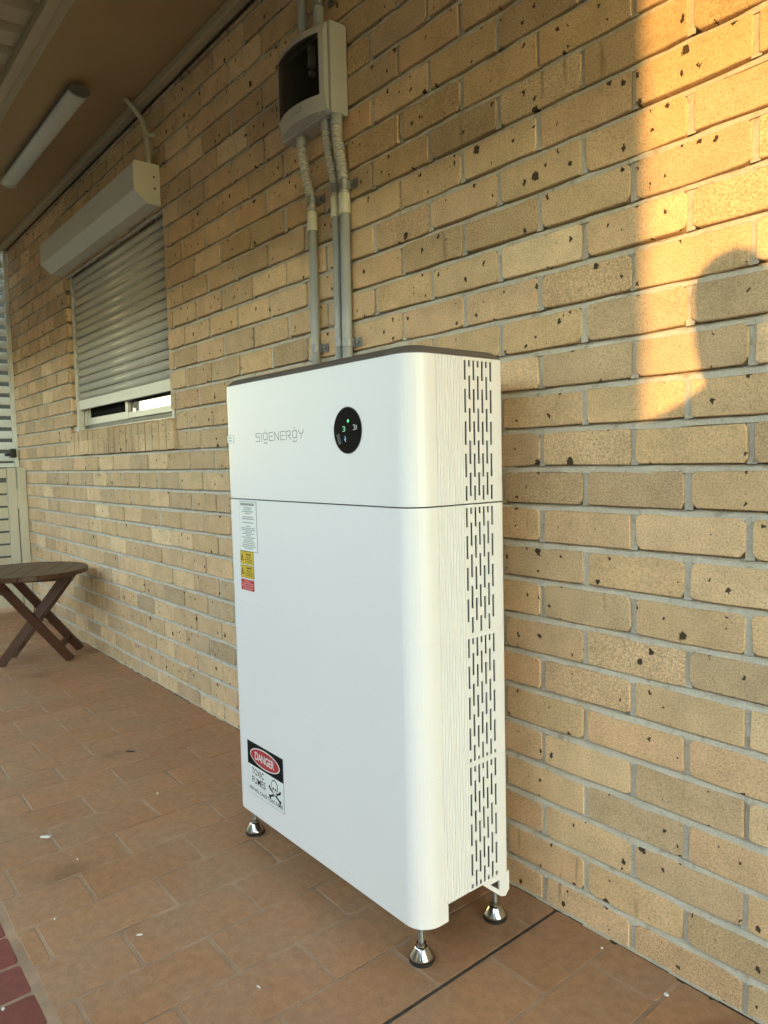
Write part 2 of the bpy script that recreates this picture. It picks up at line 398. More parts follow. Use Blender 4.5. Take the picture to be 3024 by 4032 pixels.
def add_brick(b, w_, h_, rg, o=(0, 0, 0), tilt=0):
    P, F = brick_shape(w_, h_, rg)
    ox, oy, oz = o
    b.grid([[(ox+x, oy+DEPTH, oz+z) for x, z in P], [(ox+x, oy+.0024+tilt*x, oz+z) for x, z in P], [(ox+x, oy+tilt*x, oz+z) for x, z in F]], closed=True, smooth=False)
    b.cap([(ox+x, oy+tilt*x, oz+z) for x, z in F])
variants = []
for i in range(24):
    b = MB(); add_brick(b, BW+random.uniform(-.003, .002), BHH+random.uniform(-.002, .0015), random.Random(900+i)); variants.append(b.mesh('brick', M['brick']))
def hidden(x, z):                                       # behind the battery cabinet as photographed
    p = project((x, 0, z))
    return p and 920 < p[0] < 1960 and 1560 < p[1] < 3500
ranked = []
for i, (a, c, zc) in enumerate(bricks):
    pa, pb = project((a, 0, zc-BH/2)), project((c, 0, zc+BH/2))
    s = 0
    if pa and pb:
        mx, my = (pa[0]+pb[0])/2, (pa[1]+pb[1])/2
        if -40 < mx < 3090 and -60 < my < 4090 and not hidden((a+c)/2, zc): s = abs((pb[0]-pa[0]))*BH/pa[2]
    ranked.append((s, i))
ranked.sort(reverse=True)
single = {i for s, i in ranked[:300] if s > 0}
rest = MB(); special = {}
for i, (a, c, zc) in enumerate(bricks):
    w_ = c-a-JX; full = abs(c-a-BL) < .001
    yy = rb.uniform(-.0016, .0016); xx = (a+c)/2+rb.uniform(-.0012, .0012); zz = zc+rb.uniform(-.0012, .0012)
    if i in single:
        if full: me = rb.choice(variants)
        else:
            b = MB(); add_brick(b, w_, BHH, random.Random(i)); me = b.mesh('brick', M['brick'])
        o = bpy.data.objects.new('brick', me); link(o, wall); o.matrix_parent_inverse = basis_inv(wall)
        o.location = (xx, yy, zz); o.rotation_euler = (rb.uniform(-.008, .008), rb.uniform(-.004, .004), rb.uniform(-.006, .006))
    else:
        add_brick(rest, w_, BHH+rb.uniform(-.0015, .001), random.Random(i), (xx, yy, zz), rb.uniform(-.006, .006))
tag(rest.build('brick_courses', M['brick'], wall), kind='stuff')
# sill of bricks on end under the window, leaning out a little
nS = 18; SX0, SX1 = -3.605, -2.05
for i in range(nS):
    a = SX0+(SX1-SX0)*i/nS; c = SX0+(SX1-SX0)*(i+1)/nS; b = MB(); rg = random.Random(700+i)
    y0 = -.010+rg.uniform(-.002, .002); zt = 1.298+rg.uniform(-.002, .002); zb_ = 1.160+rg.uniform(-.003, .002)
    b.extrude([(y0, zb_), (.10, zb_), (.10, zt+.022), (y0+.006, zt), (y0, zt-.005)], 0, a+.005, c-.005)
    b.build('sill_brick', M['brick'], wall)
# mortar: weather-struck bed joints, recessed perpends, solid backing
b = MB(); rg = random.Random(5)
def backing(x0, x1, z0, z1): b.box((x0, .0235, z0), (x1, .098, z1))
ztop = rows_z(NROW-1)+BH/2
backing(WX0+.004, OPX0-.004, -.04, ztop-.002); backing(OPX1+.004, WX1-.004, -.04, ztop-.002)
backing(OPX0-.004, OPX1+.004, -.04, 1.155); backing(OPX0-.004, OPX1+.004, rows_z(25)-BH/2+.008, ztop-.002)
for n in range(-1, NROW-1):
    zj = rows_z(n)+BH/2; rngs = [(WX0+.003, WX1-.003)]
    if n in (13, 14): rngs = [(WX0+.003, -3.618), (-2.042, WX1-.003)]
    elif 15 <= n <= 23: rngs = [(WX0+.003, OPX0-.004), (OPX1+.004, WX1-.003)]
    for u, v in rngs:
        k = max(2, int((v-u)/.045)); R0, R1, RM, R2, R3 = [], [], [], [], []
        for q in range(k+1):
            x = u+(v-u)*q/k; j1, j2 = rg.uniform(-.0018, .0024), rg.uniform(-.0028, .0024)
            R0.append((x, .014, zj-JZ/2-.004)); R1.append((x, .0012+j1, zj-JZ/2-.0010-rg.random()**2*.0045))
            RM.append((x, .0040+j1, zj+.0010+j2)); R2.append((x, .0200, zj+JZ/2+.001)); R3.append((x, .024, zj+JZ/2+.004))
        b.grid([R0, R1, RM, R2, R3], smooth=False)
for a, c, zc in bricks:
    if c-a > .2 or True:
        y = .0045+rg.uniform(-.0022, .0025)
        if c+.001 < WX1 and not (abs(c-OPX0) < .02 and 15 <= round((zc-BZ0)/BH) <= 24):
            b.face([(c-JX/2-.003, y, zc-BHH/2-.002), (c+JX/2+.003, y+rg.uniform(-.001, .001), zc-BHH/2-.002), (c+JX/2+.003, y, zc+BHH/2+.002), (c-JX/2-.003, y, zc+BHH/2+.002)])
for i in range(1, nS):
    x = SX0+(SX1-SX0)*i/nS; b.face([(x-.007, -.004, 1.160), (x+.007, -.004, 1.160), (x+.007, -.002, 1.292), (x-.007, -.002, 1.292)])
x = WX0+.003
while x < WX1-.05:                                      # uneven bead of mortar along the foot of the wall
    q = rg.uniform(.02, .07); yy = -.004-rg.random()**3*.008; b.box((x, yy, -.03), (x+q+.002, .012, rg.uniform(-.0005, .0045))); x += q
b.build('mortar', M['mortar'], wall)

# window behind the shutter (part of the wall)
win = empty('window', (-2.82, .07, 1.31)); win.parent = wall; win.matrix_parent_inverse = basis_inv(wall)
b = MB()
b.box((OPX0+.003, .050, 1.307), (OPX1-.003, .10, 1.3135)); b.box((OPX0+.003, .058, 2.225), (OPX1-.003, .10, 2.262))
b.box((OPX0+.003, .060, 1.338), (OPX0+.030, .10, 2.225)); b.box((OPX1-.030, .060, 1.338), (OPX1-.003, .10, 2.225))
b.build('window_frame', M['frame'], win)
b = MB(); b.box((OPX0+.003, .072, 1.3138), (OPX1-.003, .10, 1.338)); b.build('drain_channel', M['endcap'], win)
b = MB(); b.box((-2.835, .062, 1.342), (-2.798, .086, 2.22)); b.box((-2.80, .064, 1.342), (OPX1-.032, .088, 1.372)); b.box((OPX1-.062, .064, 1.374), (OPX1-.033, .088, 2.22)); b.build('sliding_sash', M['frame'], win)
b = MB(); b.box((OPX0+.032, .080, 1.342), (-2.838, .097, 1.382)); b.box((OPX0+.032, .080, 1.384), (OPX0+.060, .097, 2.22)); b.build('fixed_sash', M['frame'], win)
b = MB(); b.box((-2.797, .076, 1.373), (OPX1-.063, .080, 2.22)); b.build('pane', M['pane'], win)
b = MB(); b.box((OPX0+.061, .087, 1.383), (-2.837, .090, 2.22)); b.build('flyscreen', M['flyscreen'], win)
b = MB(); b.box((OPX0+.003, .101, 1.16), (OPX1-.003, .112, 2.30)); b.build('unlit_room_sheet', M['flyscreen'], win)  # near-black sheet standing in for the unlit interior

# ------------------------------------------------------------------ roller shutter
sh = empty('roller_shutter', (-2.83, .03, 1.43), 'cream roller shutter almost fully lowered over the window with its box above', 'roller shutter')
b = MB(); prof = [(-.002, 2.243), (-.066, 2.243), (-.120, 2.292), (-.120, 2.405), (-.112, 2.414), (-.002, 2.414)]
b.extrude(prof, 0, -3.60, -2.103); b.build('shutter_box', M['rail'], sh)
for xx in (-2.1018, -3.6038):
    b = MB(); b.extrude([(-.003, 2.2405), (-.067, 2.2405), (-.1225, 2.291), (-.1225, 2.406), (-.113, 2.4165), (-.003, 2.4165)], 0, xx, xx+.0026); e = b.build('end_plate', M['rail'], sh)
    for yy, zz in ((-.03, 2.36), (-.028, 2.31)):
        b = MB(); b.extrude([(yy+.005*math.cos(q*math.pi/4), zz+.005*math.sin(q*math.pi/4)) for q in range(8)], 0, xx+.0026, xx+.0046); b.build('screw', M['endcap'], e)
SP = .0462; z = 1.487; i = 0
prof = [(-math.sin(math.pi*k/8)*.0085*(1 if k < 8 else 0)+.0035, k/8*(SP-.0042)+.0021) for k in range(9)]
slat = MB()
P = [(y, zz) for y, zz in prof]+[(.010, SP-.0022), (.010, .0022)]
slat.extrude(P, 0, -(OPX1-OPX0)/2+.030, (OPX1-OPX0)/2-.030, smooth=True)
slat_me = slat.mesh('slat', M['slat'])
while z+SP < 2.262:
    o = bpy.data.objects.new('slat', slat_me); link(o, sh); o.matrix_parent_inverse = basis_inv(sh)
    o.location = ((OPX0+OPX1)/2, .034+random.uniform(-.0006, .0006), z); z += SP
b = MB(); b.box((OPX0+.031, .028, 1.431), (OPX1-.031, .046, 1.4865), .002); b.build('bottom_rail', M['rail'], sh)
for a in (OPX0+.004, OPX1-.032):
    b = MB(); b.box((a, .020, 1.30), (a+.026, .0565, 2.242), .0015); b.build('guide_rail', M['rail'], sh)

# ------------------------------------------------------------------ cable conduit above the shutter
c0 = empty('cable_conduit', (-2.15, -.03, 2.42), 'thin cream cable conduit rising from the shutter box to the ceiling', 'conduit')
path = [(-2.149, -.030, 2.415), (-2.150, -.028, 2.48), (-2.160, -.027, 2.545), (-2.195, -.028, 2.63), (-2.235, -.050, 2.70), (-2.258, -.080, 2.741)]
b = MB(); b.tube(path, .0115, 14); b.build('pipe', M['coupling'], c0)
b = MB(); b.tube([(-2.158, -.027, 2.548), (-2.162, -.027, 2.562)], .0135, 14); b.box((-2.150, -.008, 2.544), (-2.110, -.0045, 2.566)); b.bar((-2.150, -.03, 2.555), (-2.128, -.006, 2.555), .004, .018); b.build('saddle', M['coupling'], c0)

# ------------------------------------------------------------------ soffit, cornice, beam, patio roof
ZC = 2.742
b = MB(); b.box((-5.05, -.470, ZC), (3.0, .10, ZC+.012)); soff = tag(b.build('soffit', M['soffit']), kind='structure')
b = MB(); b.box((-5.05, -.0470, ZC-.040), (3.0, -.0085, ZC-.0015), .006); b.build('cornice', M['trim'], soff)
b = MB(); b.box((-5.05, -.0080, ZC-.0475), (3.0, -.0040, ZC-.0405)); b.build('gap_shade_strip', M['dirt_and_shade'], soff)  # solid dark strip standing in for shade under the cornice
b = MB(); b.box((-5.05, -.5050, ZC-.0025), (3.0, -.4735, ZC+.018)); b.build('edge_trim', M['trim'], soff)
roof = empty('patio_roof', (-1.0, -1.5, 2.75), 'cream ribbed steel patio roof fixed to the edge of the soffit', 'roof')
b = MB(); b.box((-9.3, -.5500, ZC-.010), (4.5, -.5080, ZC+.030), .004); b.build('support_beam', M['roof'], roof)
RP = .177; RX, RY = 4.5, -2.0
x = -9.3; row = []
while x < RX-.2:
    row += [(x, 0), (x+.105, 0), (x+.122, .036), (x+.160, .036), (x+.177, 0)]; x += RP
row = [(x+.045, z) for x, z in row]
b = MB(); b.grid([[(x, -.515, ZC+.033+z) for x, z in row], [(x, RY, ZC-.05+z) for x, z in row]], smooth=False)
b.grid([[(x, -.515, ZC+.0340+z) for x, z in row], [(x, RY, ZC-.049+z) for x, z in row]], smooth=False); b.build('roof_sheet', M['roof'], roof)
b = MB(); b.box((-9.3, -.511, ZC+.020), (3.0, -.5065, ZC+.12)); b.build('house_fascia', M['trim'], roof)
b = MB(); b.box((-9.3, RY-.06, 2.20), (RX, RY-.005, 2.73), .006); b.build('shade_beam', M['roof'], roof)  # unseen; beam depth and roof length set to shade the upper wall
for x in (-5.6, -1.6, 1.25):
    b = MB(); b.box((x-.045, RY-.078, -.09), (x+.045, RY+.012, 2.20), .006); b.build('post', M['roof'], roof)

# ------------------------------------------------------------------ light batten
lm = empty('ceiling_light', (-2.86, -.29, ZC), 'unlit white tubular batten light on the soffit above the shutter', 'light')
b = MB(); b.box((-3.46, -.320, ZC-.022), (-2.28, -.262, ZC-.001), .004); b.build('base', M['endcap'], lm)
b = MB(); pr = [(-.291+.041*math.cos(a_), ZC-.042+.022*math.sin(a_)) for a_ in [math.pi*2*k/20 for k in range(20)]]; b.extrude(pr, 0, -3.50, -2.235, smooth=True); b.build('diffuser', M['lampbody'], lm)
for a in (-3.515, -2.2345):
    b = MB(); b.extrude([(y, z) for y, z in [(-.291+(.043)*math.cos(a_), ZC-.042+.024*math.sin(a_)) for a_ in [math.pi*2*k/20 for k in range(20)]]], 0, a, a+.015); b.build('end_cap', M['endcap'] if a > -3 else M['lampbody'], lm)

# ------------------------------------------------------------------ gate and louvre screen at the far end
gt = empty('slatted_gate', (-4.77, -.4, .05), 'cream slatted timber gate with hinge closing off the far end of the patio', 'gate')
b = MB(); b.box((-4.80, -.062, .0), (-4.74, -.004, 1.095), .003); b.build('gate_post', M['gate'], gt)
b = MB(); b.box((-4.79, -.128, .062), (-4.752, -.070, 1.092), .003); b.build('stile', M['gate'], gt)
b = MB(); b.box((-4.79, -.80, .062), (-4.752, -.735, 1.092), .003); b.build('stile', M['gate'], gt)
for z0, z1 in ((1.02, 1.088), (.07, .16)):
    b = MB(); b.box((-4.789, -.733, z0), (-4.753, -.130, z1), .002); b.build('rail', M['gate'], gt)
z = .172
while z < .99:
    b = MB(); pr = [(-4.786, z), (-4.776, z), (-4.757, z+.078), (-4.767, z+.078)]
    r0 = [(x, -.733, q) for x, q in pr]; r1 = [(x, -.130, q) for x, q in pr]
    b.grid([r0, r1], closed=True, smooth=False); b.cap(r0); b.cap(r1); b.build('slat', M['gate'], gt); z += .092
b = MB(); b.box((-4.7515, -.112, .80), (-4.748, -.030, .93)); b.box((-4.749, -.070, .79), (-4.739, -.062, .94)); b.build('hinge', M['gate'], gt)
lv = empty('louvre_screen', (-4.94, -.5, 1.10), 'white louvre blade screen rising above the cream gate', 'louvre screen')
b = MB(); b.box((-4.975, -.030, 1.097), (-4.935, -.002, 2.70), .002); b.build('frame_stile', M['louvre'], lv)
b = MB(); b.box((-4.975, -.77, 1.097), (-4.935, -.032, 1.128), .002); b.build('frame_rail', M['louvre'], lv)
b = MB(); b.box((-4.975, -.80, 1.097), (-4.935, -.772, 2.70), .002); b.build('frame_stile', M['louvre'], lv)
z = 1.135
while z < 2.62:
    b = MB(); c_, s_ = math.cos(R(52)), math.sin(R(52)); hw, ht = .034, .003
    pr = [(-4.955+u*c_-v*s_*-1, z+.038+(-u)*s_*-1+v*c_) for u, v in ((-hw, -ht), (hw, -ht), (hw, ht), (-hw, ht))]
    pr = [(-4.955-u*c_-v*s_, z+.038+u*s_-v*c_) for u, v in ((-hw, -ht), (hw, -ht), (hw, ht), (-hw, ht))]
    r0 = [(x, -.77, q) for x, q in pr]; r1 = [(x, -.032, q) for x, q in pr]
    b.grid([r0, r1], closed=True, smooth=False); b.cap(r0); b.cap(r1); b.build('blade', M['louvre'], lv); z += .084
b = MB(); b.box((-4.938, -.062, 1.168), (-4.898, -.022, 1.235), .008); b.box((-4.93, -.10, 1.180), (-4.910, -.055, 1.200), .004)
tag(b.build('gate_latch', M['latch']), 'small black latch on the white louvre stile just above the gate', 'latch')
b = MB(); b.box((-6.34, -.95, -.09), (-6.30, 2.2, 3.3)); f_ = empty('louvre_backing', (-6.32, .6, -.09), 'added dark backing seen through the louvre gaps', 'added_fence'); b.build('panel', M['added_fence'], f_)  # dark sheet added behind the louvres so their gaps read dark
for y in (-.95, .6, 2.16):
    b = MB(); b.box((-6.298, y, -.09), (-6.25, y+.05, 2.80)); b.build('post', M['added_fence'], f_)

# ------------------------------------------------------------------ added unseen block that keeps the low sun off most of the patio
SHY = -4.5; SHX = .268+(-SHY)*math.tan(R(SUN_A))
blocker = empty('sun_blocker', (SHX-3.2, SHY-.9, -.09), 'added unseen dark block keeping low sun off the patio', 'blocker')
b = MB(); b.box((SHX-12.6, SHY-1.8, -.09), (SHX, SHY, 2.50)); b.build('sun_blocker_wall', M['blocker'], blocker)
b = MB(); b.extrude([(SHY+.02, 2.505), (SHY-1.82, 2.505), (SHY-1.82, 2.55), (SHY-.9, 2.62), (SHY+.02, 2.57)], 0, SHX-12.62, SHX+.012); b.build('sun_blocker_roof', M['blocker'], blocker)
b = MB(); b.box((SHX-3.6, SHY+.003, -.05), (SHX-2.4, SHY+.035, 2.0)); b.build('sun_blocker_door', M['roof'], blocker)

# added unseen barrier right of that block: shades the foot of the wall
FT = 1.150+(4.6/math.cos(R(SUN_A)))*math.tan(R(SUN_E))
fn = empty('low_sun_blocker', (SHX+.25, -4.6, -.09), 'added unseen dark barrier keeping low sun off the foot of the wall', 'added_fence')
b = MB(); b.box((SHX+.03, -4.62, -.09), (SHX+.50, -4.60, FT)); b.build('blocker_panel', M['blocker'], fn)
b = MB(); b.box((SHX+.505, -4.64, -.09), (SHX+.55, -4.58, FT+.03)); b.build('post', M['blocker'], fn)
hs = empty('glow_blocker', (SHX+3.5, -4.6, -.09), 'added unseen tall dark wall cutting sky glow on the brick wall', 'wall')  # added out of view to hold back sky glow beside the sun gap
b = MB(); b.box((SHX+.56, -4.68, -.09), (SHX+7.5, -4.58, 2.95)); b.build('blocker_face', M['blocker'], hs)
b = MB(); b.box((SHX+.02, -4.68, 2.47), (SHX+.558, -4.58, 2.95)); b.build('blocker_lintel', M['blocker'], hs)  # added over the gap to cut glow from higher sky
b = MB(); b.box((SHX+.02, -4.70, 2.952), (SHX+7.52, -4.56, 3.0)); b.build('blocker_coping', M['low_bounce'], hs)
bf = empty('horizon_blocker', (-16, -9.1, -.09), 'added unseen dark barrier hiding the horizon glow', 'added_fence')  # added out of view so the display does not mirror horizon glow
for i in range(8):
    b = MB(); b.box((-33+4.0*i, -9.12, -.09), (-29.05+4.0*i, -9.10, 1.85)); b.build('blocker_panel', M['blocker'], bf)
    b = MB(); b.box((-29.04+4.0*i, -9.14, -.09), (-29.01+4.0*i, -9.08, 1.88)); b.build('post', M['blocker'], bf)

# ================================================================== BATTERY CABINET
X0, X1, YF, YB = -.810, .003, -.406, -.131
RC = .052
ZB, Z1, Z2, Z3, ZT = .093, .4175, .7035, .9895, 1.3015
cab = empty('battery_cabinet', ((X0+X1)/2, (YF+YB)/2, 0), 'tall white home battery and inverter cabinet standing on steel feet', 'battery cabinet')
RB = .016
def outline(ins=0, ribs=True):
    """plan outline, counter-clockwise from the back right; side ribs between the rounded front corner and the vents"""
    x0, x1, y0, y1 = X0+ins, X1-ins, YF+ins, YB-ins; rc, rb_ = RC-ins, max(.004, RB-ins); pts = []
    def arc(cx, cy, r_, a0, n=8):
        return [(cx+r_*math.cos(R(a0+90*i/n)), cy+r_*math.sin(R(a0+90*i/n))) for i in range(n+1)]
    pts += arc(x1-rb_, y1-rb_, rb_, 0, 4)
    pts += arc(x0+rb_, y1-rb_, rb_, 90, 4)
    def rib(x, s, ya, yb):
        n = 10; o = []
        for i in range(n):
            u = ya+(yb-ya)*i/n; d_ = (yb-ya)/n
            o += [(x, u), (x, u+d_*.55), (x-s*.0020, u+d_*.65), (x-s*.0020, u+d_*.92)]
        return o
    if ribs: pts += rib(x0, -1, -.262, -.345)
    pts += arc(x0+rc, y0+rc, rc, 180, 10)
    pts += arc(x1-rc, y0+rc, rc, 270, 10)
    if ribs: pts += rib(x1, 1, -.345, -.262)+[(x1, -.262)]
    return pts
def shell(name, za, zb_, mat, vents, ed=.0012, parent=cab):
    """one module cover: outline extruded, eased top and bottom rims, staggered vent slots cut through the sides"""
    b = MB(); O = outline(); I = outline(ed)
    va, vb = -.262, -.167
    # split the outline: skip the straight side wall that carries the vents (rebuilt with holes)
    n = len(O)
    def is_vent(i):
        (xa, ya), (xb, yb) = O[i], O[(i+1) % n]
        return vents and abs(xa-xb) < 1e-4+.003 and max(ya, yb) > -.2 and min(ya, yb) < -.25
    zs = [za, za+ed, zb_-ed, zb_]; rings = [[(x, y, zs[0]) for x, y in I], [(x, y, zs[1]) for x, y in O], [(x, y, zs[2]) for x, y in O], [(x, y, zs[3]) for x, y in I]]
    base = len(b.v)
    for r_ in rings: b.v += r_
    for k in range(3):
        for i in range(n):
            j = (i+1) % n
            if k == 1 and is_vent(i): continue
            b.f.append((base+k*n+i, base+k*n+j, base+(k+1)*n+j, base+(k+1)*n+i)); b.sm.append(False); b.mi.append(0)
    b.cap(rings[0], True); b.cap(rings[3])
    if vents:
        z0, z1 = zs[1], zs[2]; H = z1-z0
        for sx, xs in ((1, X1), (-1, X0)):
            ycol = [-.254+.0132*i for i in range(7)]; sw = .0060
            segs = [(-.262, ycol[0]-sw/2, None)]
            for i, yc in enumerate(ycol):
                segs.append((yc-sw/2, yc+sw/2, i))
                segs.append((yc+sw/2, (ycol[i+1]-sw/2) if i < 6 else YB-RB, None))
            for ya, yb, i in segs:
                if i is None:
                    b.face([(xs, ya, z0), (xs, yb, z0), (xs, yb, z1), (xs, ya, z1)]); continue
                top, bot = z1-.0055, z0+.0050; L, gap = .050, .0185
                sl_ = []; zz = top-(0 if i % 2 == 0 else .0)
                first = L*.84 if i % 2 == 0 else L*.28
                while zz > bot+.008:
                    ln = first if first else L; first = None
                    zl = max(zz-ln, bot); 
                    if zz-zl > .007: sl_.append((zl, zz))
                    zz = zl-gap
                edges = [z1]
                cur = z1
                for zl, zh in sl_:
                    b.face([(xs, ya, zh), (xs, yb, zh), (xs, yb, cur), (xs, ya, cur)]); cur = zl
                    xi = xs-sx*.0022
                    b.face([(xs, ya, zl), (xi, ya, zl), (xi, ya, zh), (xs, ya, zh)]); b.face([(xs, yb, zl), (xi, yb, zl), (xi, yb, zh), (xs, yb, zh)])
                    b.face([(xs, ya, zl), (xi, ya, zl), (xi, yb, zl), (xs, yb, zl)]); b.face([(xs, ya, zh), (xi, ya, zh), (xi, yb, zh), (xs, yb, zh)])
                b.face([(xs, ya, z0), (xs, yb, z0), (xs, yb, cur), (xs, ya, cur)])
    return b.build(name, mat, parent)
inv = shell('inverter_cover', Z3+.0014, ZT, M['white'], True)
sides = []
shell('battery_cover', Z2+.0001, Z3-.0014, M['white'], True, .0005)
shell('battery_cover', Z1+.0001, Z2-.0001, M['white'], True, .0004)
shell('battery_cover', .1309, Z1-.0001, M['white'], True, .0001)
b = MB(); b.extrude(outline(.0085, False), 2, .138, ZT-.006); b.build('inner_casing', M['inner'], cab)
# bottom skirt: front panel wrapped round both front corners, open sides, back corner brackets
b = MB()
O = [p for p in outline(0, False)]
fr = [p for p in O if p[1] < -.325]                     # the front and its two rounded corners
fi = [p for p in outline(.004, False) if p[1] < -.325]
fr = [(X0, -.330)]+fr+[(X1, -.330)]; fi = [(X0+.004, -.330)]+fi+[(X1-.004, -.330)]
lo, hi = ZB, .1308
for A, flip in ((fr, 0), (fi, 1)): b.grid([[(x, y, lo) for x, y in A], [(x, y, hi) for x, y in A]], smooth=False)
b.grid([[(x, y, lo) for x, y in fr], [(x, y, lo) for x, y in fi]], smooth=False); b.grid([[(x, y, hi) for x, y in fr], [(x, y, hi) for x, y in fi]], smooth=False)
for k in (0, -1): b.face([(*fr[k], lo), (*fi[k], lo), (*fi[k], hi), (*fr[k], hi)])
b.build('skirt', M['white'], cab)
for sx, xs in ((1, X1), (-1, X0)):                      # triangular brackets under the rear corners
    b = MB(); xa, xb = (xs-.004, xs-.0003) if sx > 0 else (xs+.0003, xs+.004)
    yb = YB-.002
    outer = [(-.222, .1305), (-.160, .078), (yb-.012, .074), (yb, .086), (yb, .1305)]
    hole = [(-.196, .1200), (-.166, .096), (-.166, .1200)]
    for x in (xa, xb):
        b.face([(x, *outer[0]), (x, *outer[1]), (x, *hole[1]), (x, *hole[0])])
        b.face([(x, *outer[1]), (x, *outer[2]), (x, *outer[3]), (x, *outer[4]), (x, -.158, .1305), (x, -.158, .1200), (x, *hole[2]), (x, *hole[1])])
        b.face([(x, *outer[0]), (x, *hole[0]), (x, *hole[2]), (x, -.158, .1200), (x, -.158, .1305)])
    b.grid([[(xa, *p) for p in outer], [(xb, *p) for p in outer]], closed=True, smooth=False); b.grid([[(xa, *p) for p in hole], [(xb, *p) for p in hole]], closed=True, smooth=False)
    b.box((min(xa, xb)-(.05 if sx > 0 else -.0038), yb-.0035, .085), (min(xa, xb) if sx > 0 else max(xa, xb)+.05, yb, .1305))
    b.build('rear_bracket', M['white'], cab)
b = MB(); b.extrude(outline(.012, False), 2, .122, .1306); b.build('base_plate', M['galv'], cab)
# dark bevelled lid
b = MB(); r0 = [(x, y, ZT+.0006) for x, y in outline(.0018, False)]; r1 = [(x, y, ZT+.004) for x, y in outline(.0030, False)]; r2 = [(x, y, ZT+.0165) for x, y in outline(.0185, False)]; r3 = [(x, y, ZT+.0180) for x, y in outline(.0225, False)]
b.grid([r0, r1, r2, r3], closed=True, smooth=False); b.cap(r0, True); b.cap(r3); b.build('top_cap', M['cap'], cab)
# adjustable feet
for fx, fy in ((X1-.046, YF+.037), (X0+.040, YF+.037), (X1-.038, YB-.010), (X0+.040, YB-.010)):
    c = (fx, fy, 0)
    ft = empty('levelling_foot', c); ft.parent = cab; ft.matrix_parent_inverse = basis_inv(cab)
    b = MB(); b.lathe(c, [(.0278, .0005), (.0285, .004), (.0278, .0070)]); b.build('rubber_pad', M['rubber'], ft)
    b = MB(); b.lathe(c, [(.0270, .0072), (.0276, .011), (.0266, .0145), (.0150, .0300), (.0138, .0322), (.0110, .0335)]); b.build('steel_cone', M['chrome'], ft)
    b = MB(); b.lathe(c, [(.0100, .0336), (.0112, .0340), (.0112, .0405), (.0100, .041)], n=6, smooth=False); b.build('lock_nut', M['chrome'], ft)
    b = MB(); pf = []
    z = .0411
    while z < .121: pf += [(.0058, z), (.0066, z+.0008), (.0058, z+.0016)]; z += .0018
    b.lathe(c, pf, n=14); b.build('threaded_stem', M['galv'], ft)

# ------------------------------------------------------------------ marks on the cabinet's face (y = YF and outwards)
def flat(b, pts, d, th=.00025, mi=0):                   # a thin plate on the front face, pts = (x, z)
    r0 = [(x, YF-d, z) for x, z in pts]; r1 = [(x, YF-d-th, z) for x, z in pts]
    b.grid([r0, r1], closed=True, smooth=False, mi=mi); b.cap(r1, False, mi)
def rect(x0, x1, z0, z1): return [(x0, z0), (x1, z0), (x1, z1), (x0, z1)]
def stroke(b, pts, wd, d, th=.00025, mi=0):
    for (xa, za), (xb, zb_) in zip(pts[:-1], pts[1:]):
        dx, dz = xb-xa, zb_-za; L = math.hypot(dx, dz) or 1; nx, nz = -dz/L*wd/2, dx/L*wd/2; ex, ez = dx/L*wd/2, dz/L*wd/2
        flat(b, [(xa-ex+nx, za-ez+nz), (xa-ex-nx, za-ez-nz), (xb+ex-nx, zb_+ez-nz), (xb+ex+nx, zb_+ez+nz)], d, th, mi)
def ell(cx, cz, rx, rz, n=40, a0=0, a1=360): return [(cx+rx*math.cos(R(a0+(a1-a0)*i/n)), cz+rz*math.sin(R(a0+(a1-a0)*i/n))) for i in range(n if a1-a0 == 360 else n+1)]
def text(name, s, x0, x1, z0, z1, d, mat, parent, extr=.0002, bold=0):
    cu = bpy.data.curves.new(name, 'FONT'); cu.body = s; cu.size = 1; cu.offset = bold; cu.resolution_u = 3
    tmp = bpy.data.objects.new(name, cu); COL.objects.link(tmp)
    dg = bpy.context.evaluated_depsgraph_get(); me = bpy.data.meshes.new_from_object(tmp.evaluated_get(dg))
    bpy.data.objects.remove(tmp)
    xs = [v.co.x for v in me.vertices]; ys = [v.co.y for v in me.vertices]
    kx, ky = (x1-x0)/(max(xs)-min(xs)), (z1-z0)/(max(ys)-min(ys)); mx, my = min(xs), min(ys)
    for v in me.vertices: v.co = Vector((x0+(v.co.x-mx)*kx, YF-d, z0+(v.co.y-my)*ky))
    me.materials.clear(); me.materials.append(mat); me.name = name
    o = bpy.data.objects.new(name, me); link(o, parent); o.matrix_parent_inverse = basis_inv(parent); return o
# maker's name in thin open letters
def glyph(ch):
    return {'S': [[(1, 1), (.05, 1), (.05, .55), (.95, .55), (.95, 0), (0, 0)]],
            'I': [[(.5, 1), (.5, 0)]],
            'g': [[(.95, .15), (.95, .85), (.8, 1), (.2, 1), (.05, .85), (.05, .3), (.2, .15), (.95, .15)], [(.12, -.12), (.25, -.28), (.75, -.28), (.88, -.12)], [(.42, 1.32), (.60, 1.32)]],
            'E': [[(1, 1), (.05, 1), (.05, 0), (1, 0)], [(.35, .52), (.9, .52)]],
            'N': [[(.05, 0), (.05, 1), (.95, 0), (.95, 1)]],
            'R': [[(.05, 0), (.05, 1), (.85, 1), (.95, .85), (.95, .62), (.80, .48), (.35, .48)], [(.5, .46), (.98, 0)]],
            'Y': [[(.0, 1), (.10, .72), (.25, .6), (.75, .6), (.9, .72), (1, 1)], [(.5, .42), (.5, .05)]]}[ch]
b = MB(); x = -.6185
for ch, wd in zip('SIgENERgY', (.026, .008, .026, .024, .027, .024, .026, .026, .026)):
    for st in glyph(ch): stroke(b, [(x+px*wd*.80+wd*.06, 1.1445+pz*.0205) for px, pz in st], .0021, .0002)
    x += wd+.0026
b.build('brand_lettering', M['logo'], cab)
